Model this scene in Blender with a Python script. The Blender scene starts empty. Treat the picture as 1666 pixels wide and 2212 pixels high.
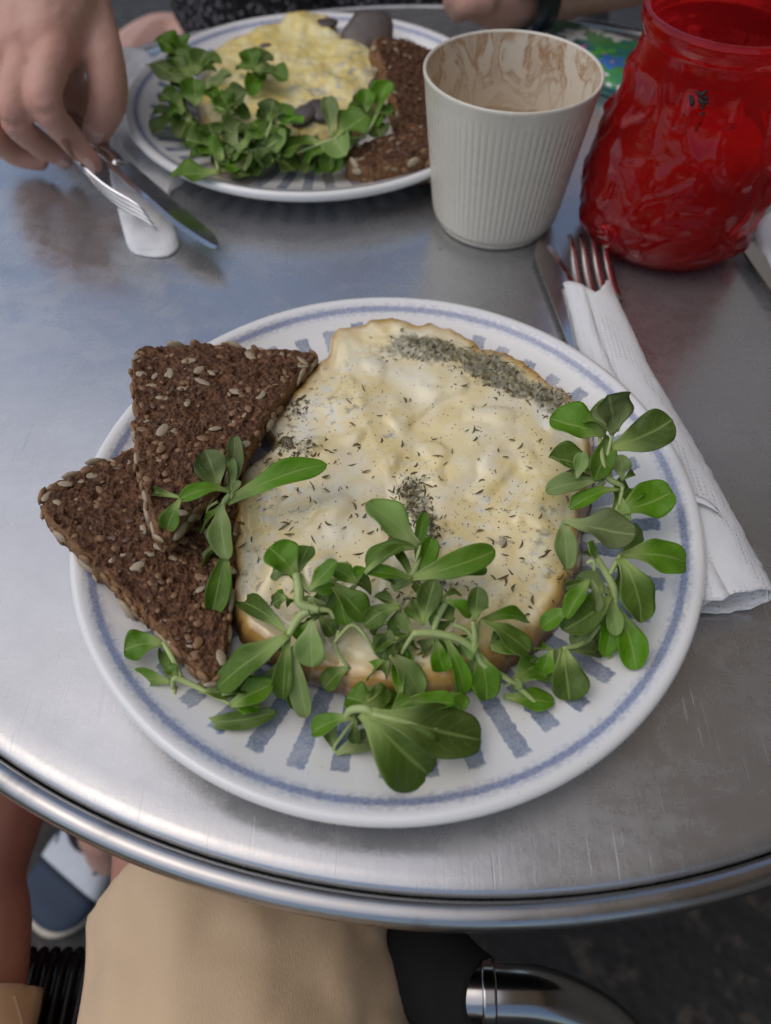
import bpy, math, random
from mathutils import Vector, Matrix, noise, Quaternion
R = math.radians
random.seed(7)
S = bpy.context.scene
C = S.collection

# ------------------------------------------------------------------ camera, sky, sun, exposure
CAM_Z = 0.278
PITCH, ROLL = R(54.76), R(0.38)
cam_d = bpy.data.cameras.new('camera'); cam = bpy.data.objects.new('camera', cam_d); C.objects.link(cam)
cam_d.sensor_fit = 'VERTICAL'; cam_d.sensor_height = 36.0; cam_d.lens = 36.0 * 1577.6 / 2212.0
cam.location = (0, 0, CAM_Z)
cam.rotation_euler = (Matrix.Rotation(R(90) - PITCH, 3, 'X') @ Matrix.Rotation(ROLL, 3, 'Z')).to_euler()
cam_d.clip_start = 0.01; cam_d.clip_end = 200
cam_d.dof.use_dof = True; cam_d.dof.focus_distance = 0.315; cam_d.dof.aperture_fstop = 6.5
S.camera = cam

SUN_EL, SUN_AZ = R(64), R(-100)            # azimuth measured from +Y (away from the viewer) towards +X
W = bpy.data.worlds.new('World'); S.world = W; W.use_nodes = True
wn = W.node_tree; bg = wn.nodes['Background']
sky = wn.nodes.new('ShaderNodeTexSky'); sky.sky_type = 'NISHITA'; sky.sun_disc = False
sky.sun_elevation = SUN_EL; sky.sun_rotation = SUN_AZ
sky.air_density = 1.0; sky.dust_density = 2.0; sky.ozone_density = 1.0
wn.links.new(sky.outputs[0], bg.inputs[0]); bg.inputs[1].default_value = 0.13
sun_d = bpy.data.lights.new('sun', 'SUN'); sun = bpy.data.objects.new('sun', sun_d); C.objects.link(sun)
sun_d.energy = 0.85; sun_d.angle = R(90); sun_d.color = (1.0, 0.90, 0.78)
sd = Vector((math.sin(SUN_AZ) * math.cos(SUN_EL), math.cos(SUN_AZ) * math.cos(SUN_EL), math.sin(SUN_EL)))
sun.rotation_euler = sd.to_track_quat('Z', 'Y').to_euler()
S.view_settings.view_transform = 'Standard'; S.view_settings.look = 'None'
S.view_settings.gamma = 1.0; S.view_settings.use_curve_mapping = False
S.view_settings.exposure = 0.12

# ------------------------------------------------------------------ helpers
FPX = 1577.6
def at(px, py, z=0.0):
    """the point at height z (table top = 0) that was surveyed at photo position px,py"""
    a, b = px - 833.0, py - 1106.0
    c, s = math.cos(ROLL), math.sin(ROLL)
    x, y = (c * a + s * b) / FPX, (-s * a + c * b) / FPX
    d = Vector((x, math.cos(PITCH) - y * math.sin(PITCH), -math.sin(PITCH) - y * math.cos(PITCH)))
    return Vector((0, 0, CAM_Z)) + d * ((z - CAM_Z) / d.z)
def depth(p):
    return p.y * math.cos(PITCH) - (p.z - CAM_Z) * math.sin(PITCH)

def smooth01(t):
    t = max(0.0, min(1.0, t)); return t * t * (3 - 2 * t)
def nz(x, y, z=0.0):
    return noise.noise(Vector((x, y, z)))

def mesh(name, verts, faces, mats=(), fmat=None, smooth=True, attrs=None):
    me = bpy.data.meshes.new(name)
    me.from_pydata([tuple(v) for v in verts], [], faces)
    for m in mats: me.materials.append(m)
    if fmat is not None: me.polygons.foreach_set('material_index', fmat)
    if smooth: me.polygons.foreach_set('use_smooth', [True] * len(me.polygons))
    if attrs:
        for k, vals in attrs.items():
            a = me.attributes.new(k, 'FLOAT', 'POINT'); a.data.foreach_set('value', vals)
    me.update()
    return me
def obj(name, me, parent=None, loc=None):
    o = bpy.data.objects.new(name, me); C.objects.link(o)
    if parent is not None: o.parent = parent
    if loc is not None: o.location = loc
    return o
def tag(o, label=None, cat=None, group=None, kind=None):
    if label: o['label'] = label
    if cat: o['category'] = cat
    if group: o['group'] = group
    if kind: o['kind'] = kind
    return o
def thing(name, label, cat, loc=(0, 0, 0), group=None):
    o = bpy.data.objects.new(name, None); C.objects.link(o); o.location = loc
    o.empty_display_size = 0.02
    return tag(o, label, cat, group)

class MB:
    """collects verts and faces of one mesh"""
    def __init__(s): s.v, s.f, s.m = [], [], []
    def add(s, v, f, mi=0):
        o = len(s.v); s.v += [Vector(p) for p in v]; s.f += [tuple(i + o for i in q) for q in f]; s.m += [mi] * len(f)
    def build(s, name, mats, parent=None, smooth=True, origin=None):
        if not isinstance(mats, (list, tuple)): mats = [mats]
        v = s.v if origin is None else [p - Vector(origin) for p in s.v]
        return obj(name, mesh(name, v, s.f, mats, s.m, smooth), parent, origin if (origin is not None and parent is None) else None)

def loft(secs, closed=True, caps=True):
    n = len(secs[0]); v = [p for s in secs for p in s]; f = []
    for i in range(len(secs) - 1):
        for j in range(n if closed else n - 1):
            k = (j + 1) % n
            f.append((i * n + j, i * n + k, (i + 1) * n + k, (i + 1) * n + j))
    if caps and closed:
        f.append(tuple(range(n - 1, -1, -1))); f.append(tuple(range((len(secs) - 1) * n, len(secs) * n)))
    return v, f
def spline(pts, n):
    """Catmull-Rom through pts"""
    P = [Vector(p) for p in pts]; P = [P[0] * 2 - P[1]] + P + [P[-1] * 2 - P[-2]]
    out = []; m = len(P) - 3
    for i in range(n):
        u = i / (n - 1) * m; k = min(int(u), m - 1); t = u - k
        a, b, c, d = P[k:k + 4]
        out.append(0.5 * ((2 * b) + (c - a) * t + (2 * a - 5 * b + 4 * c - d) * t * t + (3 * b - a - 3 * c + d) * t ** 3))
    return out
def lerp_list(vals, n):
    out = []
    for i in range(n):
        u = i / (n - 1) * (len(vals) - 1); k = min(int(u), len(vals) - 2); out.append(vals[k] + (vals[k + 1] - vals[k]) * (u - k))
    return out
def tube(pts, rad, seg=8, n=None, flat=1.0):
    n = n or max(4, len(pts) * 4)
    P = spline(pts, n); rr = lerp_list(rad, n) if isinstance(rad, (list, tuple)) else [rad] * n
    secs = []; up = Vector((0, 0, 1))
    for i, p in enumerate(P):
        t = (P[min(i + 1, n - 1)] - P[max(i - 1, 0)]).normalized()
        a = t.cross(up)
        if a.length < 1e-3: a = t.cross(Vector((0, 1, 0)))
        a.normalize(); b = a.cross(t); 
        secs.append([p + (a * math.cos(q) + b * math.sin(q) * flat) * rr[i] for q in [2 * math.pi * k / seg for k in range(seg)]])
    return loft(secs)
def lathe(prof, seg=96, mod=None, close=False):
    secs = []
    for k, (r, z) in enumerate(prof):
        secs.append([Vector(((mod(k, a, r, z) if mod else r) * math.cos(a), (mod(k, a, r, z) if mod else r) * math.sin(a), z)) for a in [2 * math.pi * i / seg for i in range(seg)]])
    return loft(secs, caps=not close)
def rbox(x0, x1, y0, y1, z0, z1, b=0.002):
    """box with chamfered vertical and top edges"""
    def ring(i, z):
        return [Vector(p) for p in ((x0 + i + b, y0 + i, z), (x1 - i - b, y0 + i, z), (x1 - i, y0 + i + b, z), (x1 - i, y1 - i - b, z),
                                    (x1 - i - b, y1 - i, z), (x0 + i + b, y1 - i, z), (x0 + i, y1 - i - b, z), (x0 + i, y0 + i + b, z))]
    return loft([ring(b, z0), ring(0, z0 + b), ring(0, z1 - b), ring(b, z1)])
def ellipsoid(c, ax, nu=8, nv=5):
    v = [c + ax[2]]; f = []
    for i in range(1, nv):
        t = math.pi * i / nv
        for j in range(nu):
            a = 2 * math.pi * j / nu
            v.append(c + ax[0] * math.sin(t) * math.cos(a) + ax[1] * math.sin(t) * math.sin(a) + ax[2] * math.cos(t))
    v.append(c - ax[2]); L = len(v) - 1
    for j in range(nu):
        k = (j + 1) % nu
        f.append((0, 1 + j, 1 + k))
        for i in range(nv - 2): f.append((1 + i * nu + j, 1 + (i + 1) * nu + j, 1 + (i + 1) * nu + k, 1 + i * nu + k))
        f.append((1 + (nv - 2) * nu + j, L, 1 + (nv - 2) * nu + k))
    return v, f

# ------------------------------------------------------------------ node helpers
class N:
    def __init__(s, name):
        s.m = bpy.data.materials.new(name); s.m.use_nodes = True; s.t = s.m.node_tree
        s.b = s.t.nodes['Principled BSDF']; s.out = s.t.nodes['Material Output']
    def n(s, typ, **kw):
        x = s.t.nodes.new('ShaderNode' + typ)
        for k, v in kw.items(): setattr(x, k, v)
        return x
    def put(s, sock, v):
        if isinstance(v, bpy.types.NodeSocket): s.t.links.new(v, sock)
        elif isinstance(v, (tuple, list)) and len(v) == 3 and sock.type == 'RGBA': sock.default_value = (*v, 1)
        else: sock.default_value = v
    def set(s, **kw):
        for k, v in kw.items(): s.put(s.b.inputs[k.replace('_', ' ')], v)
        return s
    def coord(s, kind='Object'): return s.n('TexCoord').outputs[kind]
    def attr(s, name): return s.n('Attribute', attribute_name=name).outputs['Fac']
    def map(s, vec, scale=(1, 1, 1), rot=(0, 0, 0), loc=(0, 0, 0)):
        x = s.n('Mapping'); s.put(x.inputs[0], vec); x.inputs['Scale'].default_value = scale; x.inputs['Rotation'].default_value = rot; x.inputs['Location'].default_value = loc
        return x.outputs[0]
    def noise(s, vec, scale, detail=4, rough=.55, dist=0, out='Fac'):
        x = s.n('TexNoise'); s.put(x.inputs['Vector'], vec); x.inputs['Scale'].default_value = scale; x.inputs['Detail'].default_value = detail
        x.inputs['Roughness'].default_value = rough; x.inputs['Distortion'].default_value = dist; return x.outputs[out]
    def vor(s, vec, scale, feature='F1', out='Distance', rnd=1.0):
        x = s.n('TexVoronoi', feature=feature); s.put(x.inputs['Vector'], vec); x.inputs['Scale'].default_value = scale; x.inputs['Randomness'].default_value = rnd
        return x.outputs[out]
    def math(s, op, a, b=0.0, c=0.0, clamp=False):
        x = s.n('Math', operation=op, use_clamp=clamp); s.put(x.inputs[0], a); s.put(x.inputs[1], b); s.put(x.inputs[2], c); return x.outputs[0]
    def ss(s, v, lo, hi):
        x = s.n('MapRange', interpolation_type='SMOOTHSTEP'); s.put(x.inputs[0], v); x.inputs[1].default_value = lo; x.inputs[2].default_value = hi
        return x.outputs[0]
    def mr(s, v, lo, hi, a, b):
        x = s.n('MapRange'); s.put(x.inputs[0], v); x.inputs[1].default_value = lo; x.inputs[2].default_value = hi; x.inputs[3].default_value = a; x.inputs[4].default_value = b
        return x.outputs[0]
    def mix(s, fac, a, b, blend='MIX'):
        x = s.n('MixRGB', blend_type=blend); s.put(x.inputs[0], fac); s.put(x.inputs[1], a); s.put(x.inputs[2], b); return x.outputs[0]
    def ramp(s, fac, stops):
        x = s.n('ValToRGB'); s.put(x.inputs[0], fac); e = x.color_ramp.elements
        while len(e) < len(stops): e.new(0.5)
        for el, (p, c) in zip(e, stops): el.position = p; el.color = (*c, 1)
        return x.outputs[0]
    def sep(s, vec):
        x = s.n('SeparateXYZ'); s.put(x.inputs[0], vec); return x.outputs
    def bump(s, h, strength=.5, dist=.001, normal=None):
        x = s.n('Bump'); x.inputs['Strength'].default_value = strength; x.inputs['Distance'].default_value = dist; s.put(x.inputs['Height'], h)
        if normal is not None: s.put(x.inputs['Normal'], normal)
        s.put(s.b.inputs['Normal'], x.outputs[0]); return x.outputs[0]
    def rnd(s): return s.n('ObjectInfo').outputs['Random']

def simple(name, col, rough=.5, var=.12, scale=60, bump=0.0, bscale=300, bdist=.0005, **kw):
    k = N(name); co = k.coord()
    n = k.noise(co, scale, 5)
    c = k.mix(n, tuple(x * (1 - var) for x in col), tuple(min(1, x * (1 + var)) for x in col))
    k.set(Base_Color=c, Roughness=k.mr(n, .2, .8, max(0, rough - .06), min(1, rough + .06)), **kw)
    if bump: k.bump(k.noise(co, bscale, 4), bump, bdist)
    return k.m

M = {}
# metal table top: brushed, worn, cloudy, with scratches in all directions
k = N('worn_table_metal'); co = k.coord()
cl = k.noise(co, 9, 6, .6, .4); fine = k.noise(co, 90, 5, .6)
scr = None
for i, (ang, fr) in enumerate(((12, 420), (57, 500), (101, 460), (143, 380), (78, 300))):
    g = k.noise(k.map(co, (fr * 2.6, 16.0 + 5 * i, 1), (0, 0, R(ang)), (i * 3.1, 0, 0)), 1.0, 1, .5)
    g = k.math('MULTIPLY', k.ss(g, .67, .78), .55)
    msk = k.ss(k.noise(k.map(co, (1, 1, 1), (0, 0, 0), (i * 5.7, 2, 0)), 16, 3), .48, .62)
    g = k.math('MULTIPLY', g, msk)
    scr = g if scr is None else k.math('MAXIMUM', scr, g)
brush = k.noise(k.map(co, (900, 12, 1), (0, 0, R(35))), 1.0, 3)
rgh = k.math('ADD', k.math('ADD', k.mr(cl, .25, .75, .17, .27), k.mr(k.noise(co, 22, 8, .7, 1.0), .35, .65, -.04, .07)), k.mr(fine, .3, .7, -.04, .04))
smear = k.ss(k.noise(k.map(co, (1, 1.8, 1), (0, 0, R(25))), 13, 7, .68, 1.5), .48, .66)
swirl = k.noise(co, 240, 6, .75, 2.0)
rgh = k.math('ADD', k.math('ADD', rgh, k.math('MULTIPLY', scr, .18)), k.math('ADD', k.math('MULTIPLY', smear, .07), k.mr(swirl, .3, .7, -.03, .05)))
k.set(Base_Color=k.mix(k.math('ADD', k.math('MULTIPLY', cl, .5), k.math('MULTIPLY', k.noise(co, 35, 8, .7), .5)), (.36, .362, .365), (.62, .62, .62)), Metallic=.82, Roughness=rgh)
h = k.math('ADD', k.math('MULTIPLY', brush, .25), k.math('MULTIPLY', scr, -.8))
h = k.math('ADD', h, k.math('MULTIPLY', k.noise(co, 30, 3), 1.2))
h = k.math('ADD', h, k.math('MULTIPLY', swirl, .5))
k.bump(h, .20, .0005)
M['table'] = k.m
k = N('polished_rim_metal'); co = k.coord()
n = k.noise(co, 45, 5)
k.set(Base_Color=k.mix(k.ss(n, .55, .7), (.40, .395, .39), (.26, .25, .24)), Metallic=1.0, Roughness=k.mr(n, .3, .8, .20, .40))
k.bump(k.noise(co, 25, 3), .10, .001)
M['rim'] = k.m
M['chrome'] = simple('bright_steel', (.36, .35, .345), .16, .06, 40, .05, 60, .0006, Metallic=1.0)
M['steel'] = simple('cutlery_steel', (.68, .67, .65), .16, .05, 90, .04, 200, .0003, Metallic=1.0)
M['dark_steel'] = simple('dull_steel', (.34, .33, .32), .3, .05, 90, Metallic=1.0)

# glazed plate with brushed blue strokes and ring
k = N('painted_stoneware'); co = k.coord(); x, y, z = k.sep(co)
r = k.math('SQRT', k.math('ADD', k.math('MULTIPLY', x, x), k.math('MULTIPLY', y, y)))
ang = k.math('ADD', k.math('DIVIDE', k.math('ARCTAN2', y, x), 2 * math.pi), 1.0)
NS = 46
aw = k.math('MULTIPLY', ang, NS)
cell = k.math('FLOOR', aw); fr = k.math('SUBTRACT', k.math('FRACT', aw), .5)
cv = k.n('CombineXYZ'); k.put(cv.inputs[0], cell)
wnz = k.n('TexWhiteNoise', noise_dimensions='1D'); k.put(wnz.inputs['W'], cell); rv = wnz.outputs['Value']
wn2 = k.n('TexWhiteNoise', noise_dimensions='1D'); k.put(wn2.inputs['W'], k.math('ADD', cell, 77.3)); rv2 = wn2.outputs['Value']
edge_n = k.math('MULTIPLY', k.math('SUBTRACT', k.noise(co, 420, 3), .5), .0026)
dist = k.math('ABSOLUTE', k.math('MULTIPLY', k.math('SUBTRACT', fr, k.math('MULTIPLY', k.math('SUBTRACT', rv2, .5), .16)), k.math('MULTIPLY', r, 2 * math.pi / NS)))
dist = k.math('ADD', dist, edge_n)
st = k.math('SUBTRACT', 1.0, k.ss(dist, .0030, .0037))
ro = k.math('ADD', k.math('ADD', .1165, k.math('MULTIPLY', rv, .0045)), edge_n); ri = k.math('ADD', k.math('ADD', .066, k.math('MULTIPLY', rv2, .014)), edge_n)
st = k.math('MULTIPLY', st, k.ss(k.math('SUBTRACT', ro, r), -.0004, .0010))
st = k.math('MULTIPLY', st, k.ss(k.math('SUBTRACT', r, ri), -.0004, .0030))
top_only = k.ss(z, .0045, .0055)
spk = k.noise(co, 900, 3, .7)
st = k.math('MULTIPLY', k.math('MULTIPLY', st, k.mr(spk, .3, .7, .70, 1.0)), k.mr(k.noise(co, 70, 2), .3, .7, .62, 1.0))
rd = k.math('ABSOLUTE', k.math('SUBTRACT', r, .1268))
ring = k.math('SUBTRACT', 1.0, k.ss(k.math('ADD', rd, k.math('MULTIPLY', edge_n, .6)), .0006, .0024))
halo = k.math('MULTIPLY', k.math('SUBTRACT', 1.0, k.ss(rd, .001, .0045)), k.mr(k.noise(co, 500, 3), .35, .65, .0, .55))
ring = k.math('MAXIMUM', k.math('MULTIPLY', ring, k.mr(spk, .3, .7, .6, .95)), halo)
base = k.mix(k.noise(co, 14, 4), (.74, .735, .70), (.80, .795, .765))
base = k.mix(k.ss(k.vor(co, 230), .08, .03), base, (.42, .40, .38))
col = k.mix(k.math('MULTIPLY', ring, top_only), base, (.13, .175, .34))
col = k.mix(k.math('MULTIPLY', st, top_only), col, (.070, .120, .235))
k.set(Base_Color=col, Roughness=k.mr(k.noise(co, 40, 4), .3, .7, .14, .26), Coat_Weight=.8, Coat_Roughness=.05)
k.bump(k.noise(co, 35, 3), .12, .0012)
M['plate'] = k.m

# omelette: melted cheese over egg, browned rim, grey-green herb beds
k = N('melted_cheese_omelette'); co = k.coord(); s_ = k.attr('rad'); hb = k.attr('herb'); gr = k.attr('greyish')
n1 = k.noise(co, 38, 3, .5, .6); n2 = k.noise(co, 140, 4, .6); n3 = k.noise(co, 320, 4, .65)
col = k.ramp(n1, [(.25, (.84, .80, .63)), (.42, (.83, .73, .46)), (.62, (.80, .65, .29)), (.8, (.83, .76, .54))])
col = k.mix(k.math('MULTIPLY', k.ss(n2, .52, .66), k.mr(gr, 0, 1, .05, .75)), col, (.72, .72, .64))
col = k.mix(k.math('MULTIPLY', k.ss(k.noise(co, 190, 5, .65, .3), .56, .66), k.mr(gr, 0, 1, .0, .8)), col, (.30, .28, .19))
brn = k.math('MULTIPLY', k.ss(k.math('ADD', s_, k.math('MULTIPLY', k.math('SUBTRACT', n2, .5), .18)), .93, .980), k.mr(k.noise(co, 32, 4), .38, .6, .45, 1.0))
col = k.mix(k.math('MULTIPLY', k.ss(k.math('ADD', s_, k.math('MULTIPLY', k.math('SUBTRACT', n1, .5), .14)), .87, .965), .92), col, (.55, .33, .075))
col = k.mix(k.math('MULTIPLY', brn, .9), col, k.ramp(k.noise(co, 70, 5, .65), [(.35, (.16, .060, .015)), (.5, (.34, .15, .035)), (.65, (.55, .34, .09))]))
col = k.mix(k.math('MULTIPLY', k.ss(k.math('ADD', s_, k.math('MULTIPLY', k.math('SUBTRACT', n2, .5), .05)), .975, 1.01), .85), col, (.09, .04, .015))
hm = k.math('MULTIPLY', k.ss(k.math('ADD', hb, k.math('ADD', k.math('MULTIPLY', k.math('SUBTRACT', n3, .5), 1.6), k.math('MULTIPLY', k.math('SUBTRACT', n2, .5), 1.1))), .30, .90), .92)
col = k.mix(hm, col, k.ramp(k.math('ADD', k.math('MULTIPLY', n3, .6), k.math('MULTIPLY', k.noise(co, 520, 3, .6), .4)), [(.34, (.05, .045, .02)), (.48, (.13, .115, .052)), (.58, (.27, .24, .125)), (.70, (.52, .46, .28))]))
k.set(Base_Color=col, Roughness=k.mr(n2, .3, .7, .18, .38), Coat_Weight=1.0, Coat_Roughness=.10, Subsurface_Weight=.12, Subsurface_Radius=(.004, .003, .0015))
k.b.inputs['Subsurface Scale'].default_value = 1.0
k.bump(k.math('ADD', n2, k.math('MULTIPLY', n3, k.mr(hm, 0, 1, .12, 1.8))), .20, .0010)
M['omelette'] = k.m
k = N('yellow_egg_omelette'); co = k.coord(); s_ = k.attr('rad'); gr = k.attr('greyish')
n1 = k.noise(co, 60, 5, .6, .6); n2 = k.noise(co, 150, 4)
col = k.ramp(n1, [(.3, (.80, .60, .15)), (.5, (.80, .67, .26)), (.7, (.78, .72, .46))])
col = k.mix(k.math('MULTIPLY', k.ss(n2, .5, .62), k.mr(gr, 0, 1, .05, .8)), col, (.40, .38, .34))
col = k.mix(k.math('MULTIPLY', k.ss(k.math('ADD', s_, k.math('MULTIPLY', k.math('SUBTRACT', n2, .5), .2)), .86, 1.0), .8), col, (.34, .2, .08))
k.set(Base_Color=col, Roughness=.35, Coat_Weight=.25, Subsurface_Weight=.1, Subsurface_Radius=(.004, .003, .0015)); k.b.inputs['Subsurface Scale'].default_value = 1.0
k.bump(k.math('ADD', n1, n2), .5, .0015)
M['omelette2'] = k.m
M['herb'] = simple('dried_thyme', (.16, .112, .045), .7, .5, 900)
M['herb_green'] = simple('cooked_thyme', (.115, .100, .040), .6, .5, 900)
M['herb_red'] = simple('dried_thyme_stalk', (.11, .035, .03), .6, .3, 900)
M['pepper'] = simple('ground_pepper', (.13, .075, .03), .8, .5, 3000)

# wholegrain bread crumb and crust
def bread_mat(name, c_dark, c_mid, c_lite):
    k = N(name); co = k.coord()
    v1 = k.vor(co, 300); v2 = k.vor(co, 620); n = k.noise(co, 110, 6, .72)
    pore = k.math('MULTIPLY', k.ss(v1, .18, .55), k.ss(n, .36, .55))
    f = k.math('ADD', k.math('MULTIPLY', n, .65), k.math('MULTIPLY', v2, .35))
    col = k.ramp(f, [(.25, c_dark), (.48, c_mid), (.72, c_lite)])
    cr = k.attr('crust')
    col = k.mix(k.math('MULTIPLY', cr, k.mr(n, .3, .7, .4, .9)), col, (.30, .155, .065))
    k.set(Base_Color=col, Roughness=.75)
    k.b.inputs['Specular IOR Level'].default_value = .3
    k.bump(k.math('ADD', k.math('MULTIPLY', n, 1.3), k.math('ADD', v1, k.math('MULTIPLY', v2, .5))), .9, .0014)
    return k.m
M['bread'] = bread_mat('dark_rye_crumb', (.022, .011, .006), (.098, .042, .019), (.23, .115, .055))
M['seed_grey'] = simple('sunflower_kernel', (.36, .285, .18), .5, .45, 500, .3, 900, .0002)
M['seed_tan'] = simple('toasted_seed', (.24, .13, .058), .5, .5, 500, .3, 900, .0002)
M['seed_brown'] = simple('linseed', (.115, .058, .030), .4, .5, 500)

# leaves
def leaf_mat(name, top, edge, rib, trans, rough):
    k = N(name); lu, lv = k.attr('lu'), k.attr('lv'); co = k.coord(); rn = k.rnd()
    au = k.math('ABSOLUTE', lu)
    n = k.noise(co, 120, 4, .6)
    hsv = k.n('HueSaturation'); k.put(hsv.inputs['Color'], k.mix(n, top, edge)); k.put(hsv.inputs['Hue'], k.mr(rn, 0, 1, .485, .515)); k.put(hsv.inputs['Value'], k.mr(rn, 0, 1, .52, 1.3)); k.put(hsv.inputs['Saturation'], k.mr(rn, 0, 1, .9, 1.06))
    col = hsv.outputs[0]
    mid = k.math('SUBTRACT', 1.0, k.ss(au, .02, .10))
    ph = k.math('ADD', k.math('SUBTRACT', k.math('MULTIPLY', lv, 7.0), k.math('MULTIPLY', au, 1.6)), k.math('MULTIPLY', k.math('SUBTRACT', k.noise(co, 200, 2), .5), .5))
    pk = k.math('ABSOLUTE', k.math('SUBTRACT', k.math('FRACT', ph), .5))
    side = k.math('MULTIPLY', k.math('SUBTRACT', 1.0, k.ss(pk, .02, .09)), k.math('SUBTRACT', 1.0, k.ss(au, .55, .85)))
    net = k.math('SUBTRACT', 1.0, k.ss(k.vor(co, 420, 'DISTANCE_TO_EDGE'), .02, .10))
    vein = k.math('MAXIMUM', k.math('MULTIPLY', mid, .55), k.math('MAXIMUM', k.math('MULTIPLY', side, .18), k.math('MULTIPLY', net, .06)))
    col = k.mix(vein, col, rib)
    col = k.mix(k.math('SUBTRACT', 1.0, k.ss(lv, .10, .48)), col, rib)
    k.set(Base_Color=col, Roughness=k.mr(n, .3, .7, rough - .05, rough + .1))
    k.b.inputs['Specular IOR Level'].default_value = .32
    k.bump(k.math('SUBTRACT', k.math('MULTIPLY', n, .8), vein), .35, .0006)
    tr = k.n('BsdfTranslucent'); k.put(tr.inputs[0], k.mix(.55, col, (.32, .50, .04)))
    mx = k.n('MixShader'); mx.inputs[0].default_value = trans
    k.t.links.new(k.b.outputs[0], mx.inputs[1]); k.t.links.new(tr.outputs[0], mx.inputs[2]); k.t.links.new(mx.outputs[0], k.out.inputs[0])
    return k.m
M['leaf_top'] = leaf_mat('lambs_lettuce_leaf', (.095, .200, .014), (.165, .310, .024), (.40, .52, .15), .34, .36)
M['leaf_under'] = leaf_mat('lambs_lettuce_underside', (.25, .37, .10), (.32, .44, .13), (.46, .55, .22), .34, .46)
M['stem'] = simple('pale_green_stem', (.38, .47, .17), .4, .2, 150, .2, 400, .0004, Subsurface_Weight=.1, Subsurface_Scale=.002)
M['root'] = simple('pale_root', (.42, .30, .17), .6, .2, 200)

# cup
k = N('cream_glaze'); co = k.coord()
k.set(Base_Color=k.mix(k.noise(co, 25, 4), (.60, .555, .45), (.66, .615, .51)), Roughness=k.mr(k.noise(co, 80, 4), .3, .7, .22, .36), Coat_Weight=.25, Coat_Roughness=.15)
k.bump(k.noise(co, 90, 3), .10, .0006)
M['cup'] = k.m
k = N('coffee_stained_glaze'); co = k.coord(); x, y, z = k.sep(co)
wob = k.math('MULTIPLY', k.math('SUBTRACT', k.noise(co, 45, 4), .5), .012)
zz = k.math('ADD', z, wob)
big = k.noise(k.map(co, (1, 1, .7)), 42, 5, .6, 1.2)
lace = k.math('SUBTRACT', 1.0, k.ss(k.math('ABSOLUTE', k.math('SUBTRACT', big, .5)), .0, .055))
up = k.ss(zz, .050, .078); stain = k.math('MULTIPLY', lace, k.mr(up, 0, 1, .25, .95))
film = k.math('MULTIPLY', k.ss(big, .48, .60), k.ss(zz, .058, .072))
tide = k.math('SUBTRACT', 1.0, k.ss(k.math('ABSOLUTE', k.math('SUBTRACT', zz, .047)), .0004, .0022))
lip = k.math('MULTIPLY', k.ss(zz, .080, .087), k.mr(k.noise(co, 60, 3), .4, .6, 0, .8))
f = k.math('MAXIMUM', k.math('MAXIMUM', stain, k.math('MULTIPLY', film, .5)), k.math('MAXIMUM', k.math('MULTIPLY', tide, k.mr(k.noise(co, 70, 3), .4, .6, .1, .9)), lip))
f = k.math('MULTIPLY', f, k.mr(k.noise(co, 260, 4), .3, .7, .6, 1.0), clamp=True)
col = k.mix(f, k.mix(k.ss(zz, .03, .05), (.64, .53, .36), (.70, .62, .48)), (.36, .18, .06))
k.set(Base_Color=col, Roughness=.3, Coat_Weight=.3, Coat_Roughness=.12)
M['cup_in'] = k.m
M['milk'] = simple('dried_milk_foam', (.62, .50, .34), .45, .2, 120, .3, 300, .0006)

# red glass
k = N('red_glass'); co = k.coord()
k.set(Base_Color=(.90, .045, .055), Roughness=k.mr(k.noise(co, 50, 4), .3, .7, .03, .10), Transmission_Weight=1.0, IOR=1.46)
df = k.n('BsdfTranslucent'); k.put(df.inputs[0], (.82, .055, .060))
mx = k.n('MixShader'); mx.inputs[0].default_value = .27
k.t.links.new(k.b.outputs[0], mx.inputs[1]); k.t.links.new(df.outputs[0], mx.inputs[2]); k.t.links.new(mx.outputs[0], k.out.inputs[0])
k.bump(k.noise(co, 90, 4), .32, .0018)
M['glass'] = k.m
M['wax'] = simple('red_wax', (.50, .014, .016), .35, .25, 60, .5, 90, .003, Subsurface_Weight=.2, Subsurface_Scale=.01)
M['wick'] = simple('burnt_wick', (.02, .015, .012), .9)
M['soot'] = simple('black_print', (.012, .008, .008), .6)

# paper, skin, cloth
k = N('embossed_paper_napkin'); co = k.coord()
dots = k.math('SUBTRACT', 1.0, k.ss(k.vor(co, 420, rnd=.12), .16, .34))
k.set(Base_Color=k.mix(k.noise(co, 30, 4), (.70, .695, .685), (.76, .755, .745)), Roughness=.85, Subsurface_Weight=.08, Subsurface_Scale=.003)
k.bump(k.math('ADD', k.math('MULTIPLY', dots, -.9), k.math('ADD', k.math('MULTIPLY', k.noise(co, 70, 5), 1.3), k.math('MULTIPLY', k.noise(co, 600, 3), .3))), .5, .0012)
M['paper'] = k.m
def skin_mat(name, a, b, c):
    k = N(name); co = k.coord()
    n = k.noise(co, 22, 5, .6); n2 = k.noise(co, 260, 4)
    col = k.ramp(n, [(.3, a), (.5, b), (.7, c)])
    col = k.mix(k.math('MULTIPLY', k.attr('flush'), .65), col, (.56, .22, .17))
    col = k.mix(k.math('MULTIPLY', k.ss(k.noise(co, 70, 4), .5, .7), .35), col, a)
    k.set(Base_Color=k.mix(.25, col, k.mix(n2, a, c)), Roughness=k.mr(n2, .3, .7, .42, .58), Subsurface_Weight=.18, Subsurface_Radius=(.008, .003, .0015), Subsurface_Scale=1.0)
    k.b.inputs['Specular IOR Level'].default_value = .35
    cr = k.noise(k.map(co, (220, 220, 500)), 1, 4, .6)
    k.bump(k.math('ADD', k.math('MULTIPLY', cr, .5), k.vor(co, 900)), .22, .0006)
    return k.m
M['skin'] = skin_mat('hand_skin', (.48, .25, .18), (.56, .32, .24), (.61, .38, .295))
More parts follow.
